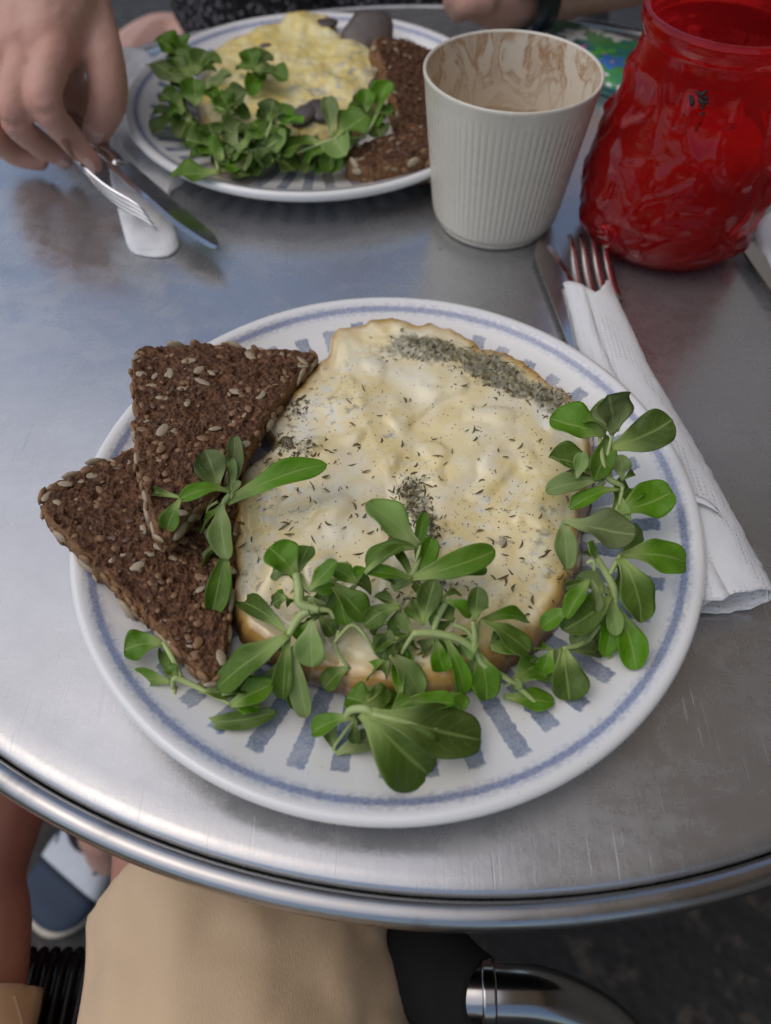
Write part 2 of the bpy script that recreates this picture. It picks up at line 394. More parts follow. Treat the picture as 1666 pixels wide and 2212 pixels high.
M['skin_leg'] = skin_mat('leg_skin', (.38, .18, .135), (.44, .225, .17), (.48, .26, .20))
M['nail'] = simple('fingernail', (.56, .36, .29), .25, .08, 200)
k = N('speckled_black_cloth'); co = k.coord()
v = k.vor(co, 190); n = k.noise(co, 120, 4, .7)
sp = k.math('MULTIPLY', k.ss(n, .44, .54), k.ss(v, .60, .25))
k.set(Base_Color=k.mix(sp, (.014, .014, .017), (.34, .32, .32)), Roughness=.85)
k.bump(k.noise(co, 40, 4), .6, .006)
M['dress'] = k.m
k = N('tan_cotton_twill'); co = k.coord()
weave = k.noise(k.map(co, (1500, 500, 900), (0, 0, R(40))), 1, 2)
k.set(Base_Color=k.mix(k.noise(co, 14, 5), (.56, .40, .24), (.64, .465, .29)), Roughness=.85, Sheen_Weight=.15)
k.bump(k.math('ADD', k.math('MULTIPLY', weave, .12), k.math('MULTIPLY', k.noise(co, 11, 3), 1.5)), .4, .004)
M['tan'] = k.m
M['thread'] = simple('pale_seam_thread', (.60, .47, .33), .8)
M['black_plastic'] = simple('black_plastic_cord', (.012, .012, .013), .28, .2, 90)
M['black_cloth'] = simple('black_webbing', (.004, .004, .004), .95, .2, 90, .3, 300, .001)
M['shoe_navy'] = simple('navy_canvas', (.030, .045, .075), .8, .2, 90, .3, 700, .0006)
M['shoe_white'] = simple('white_canvas', (.62, .65, .69), .75, .08, 90, .3, 700, .0006)
M['shoe_black'] = simple('black_collar', (.012, .012, .014), .7)
M['sole'] = simple('cream_rubber', (.50, .44, .34), .6, .15, 60)
M['watch'] = simple('black_watch_strap', (.012, .013, .015), .35)
# floral pattern
k = N('floral_print'); co = k.coord()
vn = k.n('TexVoronoi', feature='F1'); k.put(vn.inputs['Vector'], co); vn.inputs['Scale'].default_value = 36
sv = k.n('VectorMath', operation='SUBTRACT'); k.put(sv.inputs[0], k.map(co, (42, 42, 42))); 
pos = vn.outputs['Position']; sc = k.n('VectorMath', operation='SUBTRACT'); k.put(sc.inputs[0], co); k.put(sc.inputs[1], pos)
lx, ly, lz = k.sep(sc.outputs[0])
pa = k.math('ARCTAN2', ly, lx); pet = k.math('ADD', .0105, k.math('MULTIPLY', k.math('COSINE', k.math('MULTIPLY', pa, 5.0)), .0030))
rr = k.math('SQRT', k.math('ADD', k.math('MULTIPLY', lx, lx), k.math('MULTIPLY', ly, ly)))
inp = k.ss(k.math('SUBTRACT', pet, rr), -.0004, .0004)
cr, cg, cb = k.sep(vn.outputs['Color'])
fc = k.n('ValToRGB'); fc.color_ramp.interpolation = 'CONSTANT'; k.put(fc.inputs[0], cr)
e = fc.color_ramp.elements
while len(e) < 5: e.new(.5)
for el, (p, c) in zip(e, ((0, (.03, .16, .52)), (.22, (.72, .74, .74)), (.5, (.08, .42, .06)), (.68, (.45, .13, .38)), (.82, (.74, .75, .76)))): el.position = p; el.color = (*c, 1)
bgc = k.ramp(k.noise(co, 40, 2), [(.42, (.01, .10, .12)), (.5, (.02, .20, .20)), (.58, (.05, .28, .06))])
col = k.mix(inp, bgc, fc.outputs[0]); col = k.mix(k.math('SUBTRACT', 1.0, k.ss(rr, .0015, .0022)), col, (.5, .4, .1))
k.set(Base_Color=col, Roughness=.35, Coat_Weight=.3)
M['floral'] = k.m
# ground and surroundings
k = N('dark_stone_paving'); co = k.coord()
n = k.noise(co, 9, 6, .65); v = k.vor(co, 60)
k.set(Base_Color=k.mix(k.ss(k.noise(co, 28, 4), .55, .7), k.mix(n, (.014, .013, .012), (.034, .031, .028)), (.09, .075, .055)), Roughness=.7)
k.bump(k.math('ADD', n, k.math('MULTIPLY', v, .4)), .6, .008)
M['paving'] = k.m
M['wall'] = simple('dull_brown_render', (.27, .235, .195), .85, .15, 3, .3, 40, .004)
k = N('added_awning_canvas'); co = k.coord()  # canvas of the unseen overhead sheet, translucent so its shade stays soft
k.set(Base_Color=k.mix(k.noise(co, 4, 3), (.50, .44, .36), (.58, .51, .42)), Roughness=.9)
tr = k.n('BsdfTranslucent'); k.put(tr.inputs[0], (.66, .58, .47)); mx = k.n('MixShader'); mx.inputs[0].default_value = .55
k.t.links.new(k.b.outputs[0], mx.inputs[1]); k.t.links.new(tr.outputs[0], mx.inputs[2]); k.t.links.new(mx.outputs[0], k.out.inputs[0])
M['added_awning'] = k.m
M['grey_paint'] = simple('grey_painted_metal', (.16, .17, .18), .5, .1, 10)
M['light_grey_paint'] = simple('pale_grey_painted_metal', (.42, .43, .44), .5, .1, 10)
M['mushroom'] = simple('fried_mushroom', (.09, .07, .06), .4, .5, 60, .4, 200, .001)

# ================================================================== setting
TX, TY, TR = 0.033, 0.398, 0.362
FLOOR = -0.72
g = 14.0
nv, vv, ff = 60, [], []
for j in range(nv + 1):
    for i in range(nv + 1):
        vv.append((-g + 2 * g * i / nv, -g + 2 * g * j / nv, FLOOR - .002 + .003 * nz(i * .7, j * .7)))
for j in range(nv):
    for i in range(nv): ff.append((j * (nv + 1) + i, j * (nv + 1) + i + 1, (j + 1) * (nv + 1) + i + 1, (j + 1) * (nv + 1) + i))
tag(obj('ground', mesh('ground', vv, ff, [M['paving']])), kind='structure')

# unseen wall and awning on the right, added to darken the metal top there
mb = MB(); mb.add(*rbox(1.25, 1.5, -2.0, 3.2, FLOOR, 2.4, .01)); w = mb.build('added_shade_wall', M['wall']); tag(w, kind='structure')
mb = MB()
mb.add(*loft([[Vector((1.25, y, 1.75)), Vector((.26, y, 1.45)), Vector((.26, y, 1.448)), Vector((1.25, y, 1.748))] for y in (-1.6, -.6, .4, 1.4)]))
tag(mb.build('added_awning', M['added_awning'], smooth=False), kind='structure')

# ================================================================== table
tb = thing('bistro_table', 'round metal cafe table with scratched top and rolled bright edge', 'table', (TX, TY, 0)); tb.scale = (1.0262, 1.0262, 1)
prof = [(.0006, 0), (.05, 0), (.1, 0), (.15, 0), (.2, 0), (.25, 0), (.3, 0), (.325, 0), (.333, .0002), (.339, .0006), (.346, .0010), (.350, .0006), (.3518, -.0006), (.3525, -.003)]
mb = MB(); mb.add(*lathe(prof, 192, close=True)); mb.build('table_top', M['table'], tb)
prof = [(.3530, -.0045), (.3532, -.0015), (.3545, .0002), (.3570, .0009), (.3595, .0003), (.3615, -.0016), (.3622, -.004), (.3614, -.006), (.3606, -.009), (.3604, -.017), (.3610, -.0195), (.3602, -.0215), (.358, -.022), (.356, -.021), (.3555, -.010), (.3530, -.0045)]
mb = MB(); mb.add(*lathe(prof, 224, close=True)); eb = mb.build('edge_band', M['rim'], tb)
mb = MB(); mb.add(*lathe([(.0006, -.014), (.2, -.014), (.3553, -.014), (.3553, -.019), (.2, -.019), (.0006, -.019)], 96, close=True)); mb.build('underside', M['black_plastic'], tb)
mb = MB(); mb.add(*lathe([(.03, -.021), (.03, -.10), (.026, -.12), (.026, -.64), (.034, -.66), (.05, -.67)], 40)); mb.build('pedestal_column', M['dark_steel'], tb)
mb = MB(); mb.add(*lathe([(.051, -.672), (.12, -.685), (.20, -.70), (.21, -.712), (.205, FLOOR + .001)], 64)); mb.build('pedestal_base', M['dark_steel'], tb)
# worn sticker patch on the band
mb = MB(); a0 = math.atan2(at(725, 1970, -.018).y - TY, at(725, 1970, -.018).x - TX)
secs = [[Vector((.3611 * math.cos(a), .3611 * math.sin(a), z)) for z in (-.0095 - .0008 * nz(a * 40, 1), -.0168 + .0008 * nz(a * 60, 4))] for a in [a0 + .30 * i / 30 for i in range(31)]]
mb.add(*loft(secs, closed=False)); mb.build('worn_tape', M['dark_steel'], eb)['label'] = 'dull worn strip on the table edge'

# ================================================================== plates
def zplate(r):
    P = [(0, .006), (.06, .006), (.085, .008), (.11, .0135), (.125, .019), (.131, .0222)]
    for (a, b), (c, d) in zip(P, P[1:]):
        if r <= c: return b + (d - b) * (r - a) / (c - a)
    return .0222
pprof = [(.0006, .002), (.06, .002), (.064, .0), (.070, .0), (.073, .002), (.090, .0045), (.110, .0085), (.126, .0128), (.1325, .0160), (.1348, .0188), (.1350, .0206), (.1338, .0222), (.1318, .0226), (.1290, .0212), (.125, .0190), (.118, .0160), (.110, .0135), (.0975, .0103), (.085, .0080), (.072, .0066), (.06, .006), (.03, .006), (.0006, .006)]
mb = MB(); mb.add(*lathe(pprof, 160, close=True))
P1, P2 = Vector((.001, .189, .0004)), Vector((-.054, .554, .0004))
pl = mb.build('dinner_plate', M['plate']); pl.location = P1
tag(pl, 'cream plate with blue strokes and ring, holding the pale cheese omelette in front', 'plate', 'painted dinner plates')
pl2 = pl.copy(); C.objects.link(pl2); pl2.location = P2; pl2.rotation_euler.z = R(17)
tag(pl2, 'cream plate with blue strokes at the back, next to the hand', 'plate', 'painted dinner plates')

# ================================================================== rounded food patches
def resample(pts, n, curve=True):
    P = [Vector((p[0], p[1], 0)) for p in pts]; m = len(P); out = []
    dense = []
    for i in range(m):
        a, b, c, d = P[(i - 1) % m], P[i], P[(i + 1) % m], P[(i + 2) % m]
        for q in range(24):
            t = q / 24
            dense.append(0.5 * ((2 * b) + (c - a) * t + (2 * a - 5 * b + 4 * c - d) * t * t + (3 * b - a - 3 * c + d) * t ** 3) if curve else b.lerp(c, t))
    L = [0]
    for i in range(len(dense)): L.append(L[-1] + (dense[(i + 1) % len(dense)] - dense[i]).length)
    j = 0
    for i in range(n):
        s = L[-1] * i / n
        while L[j + 1] < s: j += 1
        out.append(dense[j].lerp(dense[(j + 1) % len(dense)], (s - L[j]) / max(1e-9, L[j + 1] - L[j])))
    return out
def patch(outline, cen, rings, top, bot, bulge=.001, power=.85):
    """closed lens-like body over an outline; top(x,y,s), bot(x,y,s)"""
    n = len(outline); V = [Vector((cen[0], cen[1], top(cen[0], cen[1], 0)))]; rad = [0.0]; F = []
    for k in range(1, rings + 1):
        s = (k / rings) ** power
        for p in outline:
            x, y = cen[0] + (p.x - cen[0]) * s, cen[1] + (p.y - cen[1]) * s
            V.append(Vector((x, y, top(x, y, s)))); rad.append(s)
    for (s, t) in ((1 + bulge * .8, .33), (1 + bulge, .66), (1.0, 1.0), (.9, 1.0), (.5, 1.0)):
        for p in outline:
            x, y = cen[0] + (p.x - cen[0]) * s, cen[1] + (p.y - cen[1]) * s
            a, b = top(x, y, 1.0), bot(x, y, 1.0)
            V.append(Vector((x, y, a + (b - a) * t))); rad.append(1.0 + .02 * t)
    R_ = rings + 5
    for j in range(n):
        k = (j + 1) % n; F.append((0, 1 + j, 1 + k))
        for i in range(R_ - 1):
            F.append((1 + i * n + j, 1 + (i + 1) * n + j, 1 + (i + 1) * n + k, 1 + i * n + k))
    V.append(Vector((cen[0], cen[1], bot(cen[0], cen[1], 0)))); rad.append(1.0)
    q = 1 + (R_ - 1) * n
    for j in range(n): F.append((q + j, len(V) - 1, q + (j + 1) % n))
    return V, F, rad

# ------------------------------------------------------------------ near omelette
om_px = [(705, 748), (722, 708), (785, 690), (850, 682), (895, 692), (940, 692), (1000, 712), (1062, 742), (1130, 768), (1190, 815), (1252, 862), (1290, 935), (1296, 985), (1285, 1060), (1268, 1130), (1266, 1200),
         (1248, 1262), (1205, 1330), (1150, 1385), (1080, 1430), (1000, 1466), (930, 1488), (850, 1490), (760, 1478), (680, 1450), (605, 1415), (545, 1380), (505, 1335), (488, 1285), (490, 1220), (484, 1130), (494, 1060), (510, 1002), (556, 972), (582, 940), (568, 905), (600, 858), (640, 808), (680, 768)]
om_w = [at(px, py + (5 if py < 860 else 0), .023) for px, py in om_px]
oc = at(880, 1085, .025)
om_out = resample([(p.x, p.y) for p in om_w], 420)
om_out = [Vector((oc.x + (p.x - oc.x) * (1 + .016 * nz(i * .08, 3) + .014 * nz(i * .22, 9) + .006 * nz(i * .6, 2)), oc.y + (p.y - oc.y) * (1 + .016 * nz(i * .08, 3) + .014 * nz(i * .22, 9) + .006 * nz(i * .6, 2)), 0)) for i, p in enumerate(om_out)]
def om_prof(s): return max(0.0, 1 - s ** 9) ** .5
def om_top(x, y, s):
    r = math.hypot(x - P1.x, y - P1.y)
    h = zplate(r) + .0035 + .0125 * om_prof(min(1, s)) + .0030 * math.sin(s * 3.1)
    h += .0030 * nz(x * 38, y * 38, 1.7) * (1 - .3 * s) + .0004 * nz(x * 110, y * 110, 5.1)
    lump = .0016 * smooth01((nz(x * 70, y * 70, 8.8) - .08) / .45) + .0016 * smooth01((s - .82) / .14) * nz(x * 210, y * 210, 6)
    return h + lump * (1 - s ** 6) + (.0018 * smooth01((s - .86) / .08) * (1 - smooth01((s - .95) / .05)))
def om_bot(x, y, s): return zplate(math.hypot(x - P1.x, y - P1.y)) + .0012
def om_z(x, y):
    best, d = None, 0
    a = math.atan2(y - oc.y, x - oc.x)
    rr = math.hypot(x - oc.x, y - oc.y); ro = .1
    bd = 9
    for p in om_out[::3]:
        e = abs((math.atan2(p.y - oc.y, p.x - oc.x) - a + math.pi) % (2 * math.pi) - math.pi)
        if e < bd: bd = e; ro = math.hypot(p.x - oc.x, p.y - oc.y)
    return om_top(x, y, min(.995, rr / ro)), rr / ro
V, F, rad = patch(om_out, (oc.x, oc.y), 110, om_top, om_bot, .012)
def px_w(px, py): p = at(px, py, .029); return p.x, p.y
beds = [(885, 738, 75, 26, 1.0), (960, 755, 60, 24, 1.0), (1045, 775, 50, 26, 1.0), (1085, 800, 50, 24, 1.1), (1130, 830, 50, 22, .9), (1190, 850, 45, 22, 1.0), (1225, 880, 40, 18, .8), (635, 860, 30, 25, .5), (610, 935, 30, 18, .9), (600, 985, 55, 16, .8), (660, 960, 30, 22, .7),
        (890, 1040, 32, 34, .9), (905, 1090, 32, 40, .9), (930, 1130, 25, 35, .7), (700, 855, 40, 20, .35), (1235, 1240, 22, 30, .9), (1160, 1170, 40, 30, .4), (1180, 1140, 40, 20, .3), (530, 1210, 25, 30, .4), (545, 1290, 30, 30, .35), (960, 1255, 60, 18, .6), (880, 1290, 50, 30, .6), (800, 1350, 90, 30, .3)]
bw = []
for (px, py, rx, ry, a) in beds:
    c = at(px, py, .029); ex = at(px + rx, py, .029); ey = at(px, py + ry, .029); bw.append((c, (ex - c).length, (ey - c).length, a))
greys = [(720, 800, 80, 60), (740, 870, 60, 40), (640, 900, 70, 60), (560, 1180, 60, 160), (1160, 1170, 110, 120), (620, 1050, 70, 60), (1000, 1220, 130, 80), (920, 1110, 40, 90), (1090, 1100, 100, 60), (830, 920, 40, 25), (900, 1000, 40, 30), (1180, 900, 60, 40), (660, 1200, 80, 60)]
gw = []
for (px, py, rx, ry) in greys:
    c = at(px, py, .029); gw.append((c, (at(px + rx, py, .029) - c).length, (at(px, py + ry, .029) - c).length))
herb = [min(1.0, sum(a * math.exp(-((v.x - c.x) / rx) ** 2 - ((v.y - c.y) / ry) ** 2) for c, rx, ry, a in bw)) for v in V]
grey = [min(1.0, sum(math.exp(-((v.x - c.x) / rx) ** 2 - ((v.y - c.y) / ry) ** 2) for c, rx, ry in gw)) for v in V]
for i, v in enumerate(V):
    if herb[i] > .25 and rad[i] < .99: v.z += (herb[i] - .25) * (.0014 * nz(v.x * 420, v.y * 420, 3) + .0006)
om = thing('omelette', 'pale cheese omelette flecked with thyme and browned at the rim, nearest plate', 'omelette', (oc.x, oc.y, .0075))
O = Vector((oc.x, oc.y, .0075))
obj('egg_body', mesh('egg_body', [v - O for v in V], F, [M['omelette']], attrs={'rad': rad, 'herb': herb, 'greyish': grey}), om)
# thyme flakes
def flake_mesh(name, L, wd, bend, mat, seed):
    rg = random.Random(seed); secs = []
    for i in range(5):
        t = i / 4 - .5; w_ = wd * (1 - (2 * t) ** 2 * .8) ; c = Vector((L * t, bend * L * (t * t) * 4 * .25, .15 * L * math.sin(t * 3 + seed)))
        secs.append([c + Vector((0, w_, 0)), c + Vector((0, 0, w_ * .8)), c + Vector((0, -w_, 0)), c + Vector((0, 0, -w_ * .5))])
    return mesh(name, *loft(secs), [mat])
flakes = [flake_mesh('herb_flake', .0042, .00042, .5, M['herb'], 1), flake_mesh('herb_flake', .0034, .00050, -.6, M['herb'], 2), flake_mesh('herb_flake', .0050, .00034, .3, M['herb_green'], 3),
          flake_mesh('herb_flake', .0028, .00055, .9, M['herb_green'], 4), flake_mesh('herb_flake', .0058, .00030, .15, M['herb_red'], 5)]
rg = random.Random(21)
fl = []
for (px, py, an, kk) in [(790, 1005, 5, 0), (880, 972, 10, 1), (870, 945, 80, 0), (760, 990, 20, 2), (700, 1050, 70, 4), (730, 1055, 80, 4), (745, 1130, 60, 2), (800, 1140, 15, 0), (795, 1080, 75, 1), (1040, 1130, 15, 1), (1060, 1085, 0, 0), (1150, 1000, 10, 2), (1145, 1310, 20, 1), (1090, 1240, 20, 0), (1180, 1190, 30, 2), (1130, 1165, 70, 0), (995, 1048, 30, 4),
                          (905, 890, 30, 4), (830, 830, 70, 4), (820, 888, 5, 0), (770, 945, 5, 1), (1050, 865, 60, 2), (985, 825, 20, 3), (1160, 940, 70, 4), (1110, 1105, 5, 0), (640, 1090, 60, 4), (610, 1130, 30, 0), (690, 1130, 80, 2)]:
    fl.append((px, py, R(an), kk))
while len(fl) < 215:
    px, py = rg.uniform(500, 1270), rg.uniform(760, 1300)
    fl.append((px, py, rg.uniform(0, 6.28), rg.choice([0, 0, 1, 2, 3, 4])))
ci = 0
while len(fl) < 330:
    px0, py0, rx, ry, a = rg.choice(beds[:11] + beds[11:14] * 3)
    fl.append((rg.gauss(px0, rx * .55), rg.gauss(py0, ry * .55), rg.uniform(0, 6.28), rg.choice([0, 1, 2, 3, 3])))
cnt = 0
for (px, py, an, kk) in fl:
    x, y = px_w(px, py); z, rr = om_z(x, y)
    if rr > .97 or cnt >= 298: continue
    o = obj('herb_flake', flakes[kk], om); o.location = Vector((x, y, z + .0003)) - O
    o.rotation_euler = (rg.uniform(-.5, .5), rg.uniform(-.25, .25), an); sc = rg.uniform(.6, 1.25); o.scale = (sc, sc, sc); cnt += 1
mb = MB()                                                # the matted thyme in the beds, too fine to tell apart
for i in range(700):
    px0, py0, rx, ry, a = rg.choice(beds[:9] * 2 + beds[8:11] + beds[11:14] * 2 + beds[15:16] + beds[20:22])
    x, y = px_w(rg.gauss(px0, rx * .6), rg.gauss(py0, ry * .6)); z, rr = om_z(x, y)
    if rr > .985: continue
    src = flakes[rg.choice([0, 1, 2, 3, 3])]; rot = Matrix.Rotation(rg.uniform(0, 6.28), 3, 'Z') @ Matrix.Rotation(rg.uniform(-.7, .7), 3, 'Y'); sc = rg.uniform(.35, .9)
    mb.add([rot @ (v.co * sc) + Vector((x, y, z + .0004)) - O for v in src.vertices], [tuple(p.vertices) for p in src.polygons], rg.choice([0, 1, 1]))
tag(mb.build('matted_thyme', [M['herb'], M['herb_green']], om), kind='stuff')
mb = MB()
for i in range(900):
    px, py = (rg.uniform(500, 1260), rg.uniform(740, 1320)) if i % 3 else (rg.gauss(rg.choice([780, 960, 1160, 1080]), 60), rg.gauss(rg.choice([860, 900, 1040, 1110]), 50))
    x, y = px_w(px, py); z, rr = om_z(x, y)
    if rr > .95: continue
    s = rg.uniform(.00012, .00036)
    mb.add(*ellipsoid(Vector((x, y, z + .0001)) - O, (Vector((s, 0, 0)), Vector((0, s * rg.uniform(.6, 1.3), 0)), Vector((0, 0, s * .7))), 5, 3))
tag(mb.build('pepper_specks', M['pepper'], om), kind='stuff')

# ------------------------------------------------------------------ bread slices
def on_plane(px, py, p0, nrm):
    a, b = at(px, py, .05), at(px, py, 0); d = b - a
    return a + d * ((p0 - a).dot(nrm) / d.dot(nrm))
def seed_mesh(name, a, b, c, mat):
    return mesh(name, *ellipsoid(Vector((0, 0, 0)), (Vector((a, 0, 0)), Vector((0, b, 0)), Vector((0, 0, c))), 8, 4), [mat])
seedm = [seed_mesh('seed', .0037, .0016, .0009, M['seed_grey']), seed_mesh('seed', .0029, .0017, .0009, M['seed_tan']), seed_mesh('seed', .0020, .0011, .0007, M['seed_brown']), seed_mesh('seed', .0017, .0014, .0010, M['seed_tan']), seed_mesh('seed', .0041, .0020, .0011, M['seed_grey'])]
def bread(label, frame, poly, th, seed, n_top=150, n_edge=95, crust_edges=None, cut=True):
    a, b, c = [at(*p) for p in frame]
    nrm = (b - a).cross(c - a).normalized()
    if nrm.z < 0: nrm = -nrm
    W_ = [on_plane(px, py, a, nrm) for px, py in poly]
    cen = sum(W_, Vector()) / len(W_)
    ex = (W_[1] - W_[0]).normalized(); ey = nrm.cross(ex)
    loc = [((p - cen).dot(ex), (p - cen).dot(ey)) for p in W_]
    out = resample(loc, 320, False)
    q = []
    for i, p in enumerate(out):                       # round the corners, then roughen
        s = Vector()
        for d in range(-5, 6): s += out[(i + d) % 320]
        s /= 11
        d = s.normalized(); s = s + d * (.0018 * nz(i * .10, seed) + .0013 * nz(i * .28, seed) + .0009 * nz(i * .9, seed + 5))
        q.append(s)
    def top(x, y, s):
        h = .0011 * nz(x * 330, y * 330, seed) + .0007 * nz(x * 900, y * 900, seed + 3) + .0012 * nz(x * 60, y * 60, seed)
        h -= max(0, nz(x * 260, y * 260, seed + 9) - .24) * .0050
        return h - .0022 * smooth01((s - .965) / .035)
    V, F, rad = patch(q, (0, 0), 78, top, lambda x, y, s: -th, .004, .75)
    rr = random.Random(seed)
    for i, v in enumerate(V):
        if rad[i] >= .999 and v.z > -th + 1e-5:
            d = Vector((v.x, v.y, 0)).normalized(); k_ = .0011 * nz(v.x * 500, v.y * 500, v.z * 500) + .0006 * nz(v.x * 1200, v.y * 1200, v.z * 900); v.x += d.x * k_; v.y += d.y * k_
    cr = [smooth01((r_ - .93) / .07) for r_ in rad]
    t = thing('bread_slice', label, 'bread'); 
    t.matrix_world = Matrix(((ex.x, ey.x, nrm.x, cen.x), (ex.y, ey.y, nrm.y, cen.y), (ex.z, ey.z, nrm.z, cen.z), (0, 0, 0, 1)))
    obj('crumb', mesh('crumb', V, F, [M['bread']], attrs={'crust': cr}), t)
    done = 0
    while done < n_top:
        w_ = [rr.random() ** .8 for _ in q[:3]]; i = rr.randrange(320); s = math.sqrt(rr.random()) * .97
        x, y = q[i].x * s, q[i].y * s
        k_ = rr.choices(range(5), (2.6, 3.5, 9, 6, 1.0))[0]
        o = obj('seed', seedm[k_], t); o.location = (x, y, top(x, y, s) + rr.uniform(-.0005, .0002)); sc = rr.choice([rr.uniform(.6, 1.0), rr.uniform(.9, 1.25)])
        o.scale = (sc * rr.uniform(.75, 1.1), sc, sc * .7); o.rotation_euler = (rr.uniform(-.25, .25), rr.uniform(-.2, .2), rr.uniform(0, 6.28)); done += 1
    for e in range(n_edge):
        i = rr.randrange(320); p = q[i]; tg = (q[(i + 2) % 320] - q[i - 2]).normalized(); d = p.normalized()
        zz = rr.uniform(-th * .95, -.0005)
        o = obj('seed', seedm[rr.choices(range(5), (3, 6, 1, 4, 3))[0]], t); o.location = (p.x + d.x * .0004, p.y + d.y * .0004, zz); sc = rr.uniform(.9, 1.5); o.scale = (sc, sc, sc)
        nrm_l = Vector((tg.y, -tg.x, 0)); 
        if nrm_l.dot(d) < 0: nrm_l = -nrm_l
        ax = (tg * math.cos(rr.uniform(-.8, .8)) + Vector((0, 0, rr.uniform(-.7, .7)))).normalized(); ay = nrm_l.cross(ax).normalized()
        o.rotation_euler = Matrix(((ax.x, ay.x, nrm_l.x), (ax.y, ay.y, nrm_l.y), (ax.z, ay.z, nrm_l.z))).to_euler()
    return t
bread('lower triangle of dark seeded rye bread poking over the left plate rim', ((85, 1075, .0355), (480, 1478, .0235), (520, 940, .0225)), [(82, 1098), (100, 1046), (300, 958), (520, 930), (505, 1200), (484, 1462), (462, 1476)], .0115, 3, 200, 100)
bread('upper triangle of dark seeded rye bread laid across the other slice', ((288, 742, .0375), (690, 757, .0265), (350, 1160, .0435)), [(284, 765), (300, 742), (440, 738), (560, 748), (690, 757), (600, 862), (530, 972), (420, 1090), (356, 1164), (338, 1158), (296, 1010), (288, 880)], .0105, 11, 205, 92)

# ================================================================== lamb's lettuce
def leaf_geo(base, tip, w, arch, roll, cup, seed, side_wave=.24):
    d = tip - base; L = d.length; dn = d / L
    up = Vector((0, 0, 1)); n = up - dn * up.dot(dn)
    if n.length < .25: n = Vector((0, -1, 0)) - dn * Vector((0, -1, 0)).dot(dn)
    n.normalize(); n0 = Quaternion(dn, roll) @ n
    NT, NU = 18, 10; th = .00016
    rg = random.Random(seed); ph = rg.uniform(0, 6); skew = rg.uniform(-.10, .10); asym = rg.uniform(.88, 1.12); peak = rg.uniform(.58, .68); pet = rg.uniform(.15, .24); st = rg.uniform(-.08, .06)
    V, lu, lv = [], [], []
    grid = []; twist = rg.uniform(-.55, .55); curl = rg.uniform(-.12, .10)
    for i in range(NT + 1):
        t = (i / NT); t = 1 - (1 - t) ** 1.25
        f = pet + (1 - pet) * smooth01((t - st) / (peak - st + .02))
        if t > peak: f *= max(0.0, 1 - ((t - peak) / (1 - peak)) ** 2.3) ** .5
        f = max(f, .012)
        n = Quaternion(dn, twist * (t - .4)) @ n0; sd_ = dn.cross(n).normalized()
        c = base + d * t + n0 * (arch * L * 4 * t * (1 - t) * (1 - .25 * t) + curl * L * max(0, t - .55) ** 2 * 3) + sd_ * (skew * L * t * (1 - t) * 2)
        row = []
        for j in range(NU + 1):
            u = -1 + 2 * j / NU; h = w * .5 * f * (asym if u > 0 else 2 - asym)
            wave = side_wave * w * f * abs(u) ** 1.5 * math.sin(t * 9 + ph + (1.3 if u > 0 else 0)) * .5
            au = u * (1 - .06 * u * u)
            row.append((c + sd_ * (h * au) + n * (1.35 * cup * h * (abs(u) ** 1.6) + wave + .04 * w * nz(t * 5 + seed, u * 2.5, seed * .37)), u, t))
        grid.append(row)
    idx = lambda l, i, j: l * (NT + 1) * (NU + 1) + i * (NU + 1) + j
    for l in (0, 1):
        for i in range(NT + 1):
            for j in range(NU + 1):
                p, u, t = grid[i][j]
                thk = th * (1 + 2.2 * (1 - min(1, abs(u) * 2.2)) * (1 - t) + 1.4 * (1 - smooth01(t / .35)))
                V.append(p + n0 * (thk if l == 0 else -thk)); lu.append(u); lv.append(t)
    F, fm = [], []
    for i in range(NT):
        for j in range(NU):
            F.append((idx(0, i, j), idx(0, i, j + 1), idx(0, i + 1, j + 1), idx(0, i + 1, j))); fm.append(0)
            F.append((idx(1, i, j), idx(1, i + 1, j), idx(1, i + 1, j + 1), idx(1, i, j + 1))); fm.append(1)
        for j in (0, NU):
            q = (idx(0, i, j), idx(0, i + 1, j), idx(1, i + 1, j), idx(1, i, j)); F.append(q if j == 0 else q[::-1]); fm.append(1)
    for j in range(NU):
        F.append((idx(0, 0, j), idx(1, 0, j), idx(1, 0, j + 1), idx(0, 0, j + 1))); fm.append(1)
        F.append((idx(0, NT, j), idx(0, NT, j + 1), idx(1, NT, j + 1), idx(1, NT, j))); fm.append(1)
    return V, F, fm, lu, lv
LEAFN = [0]
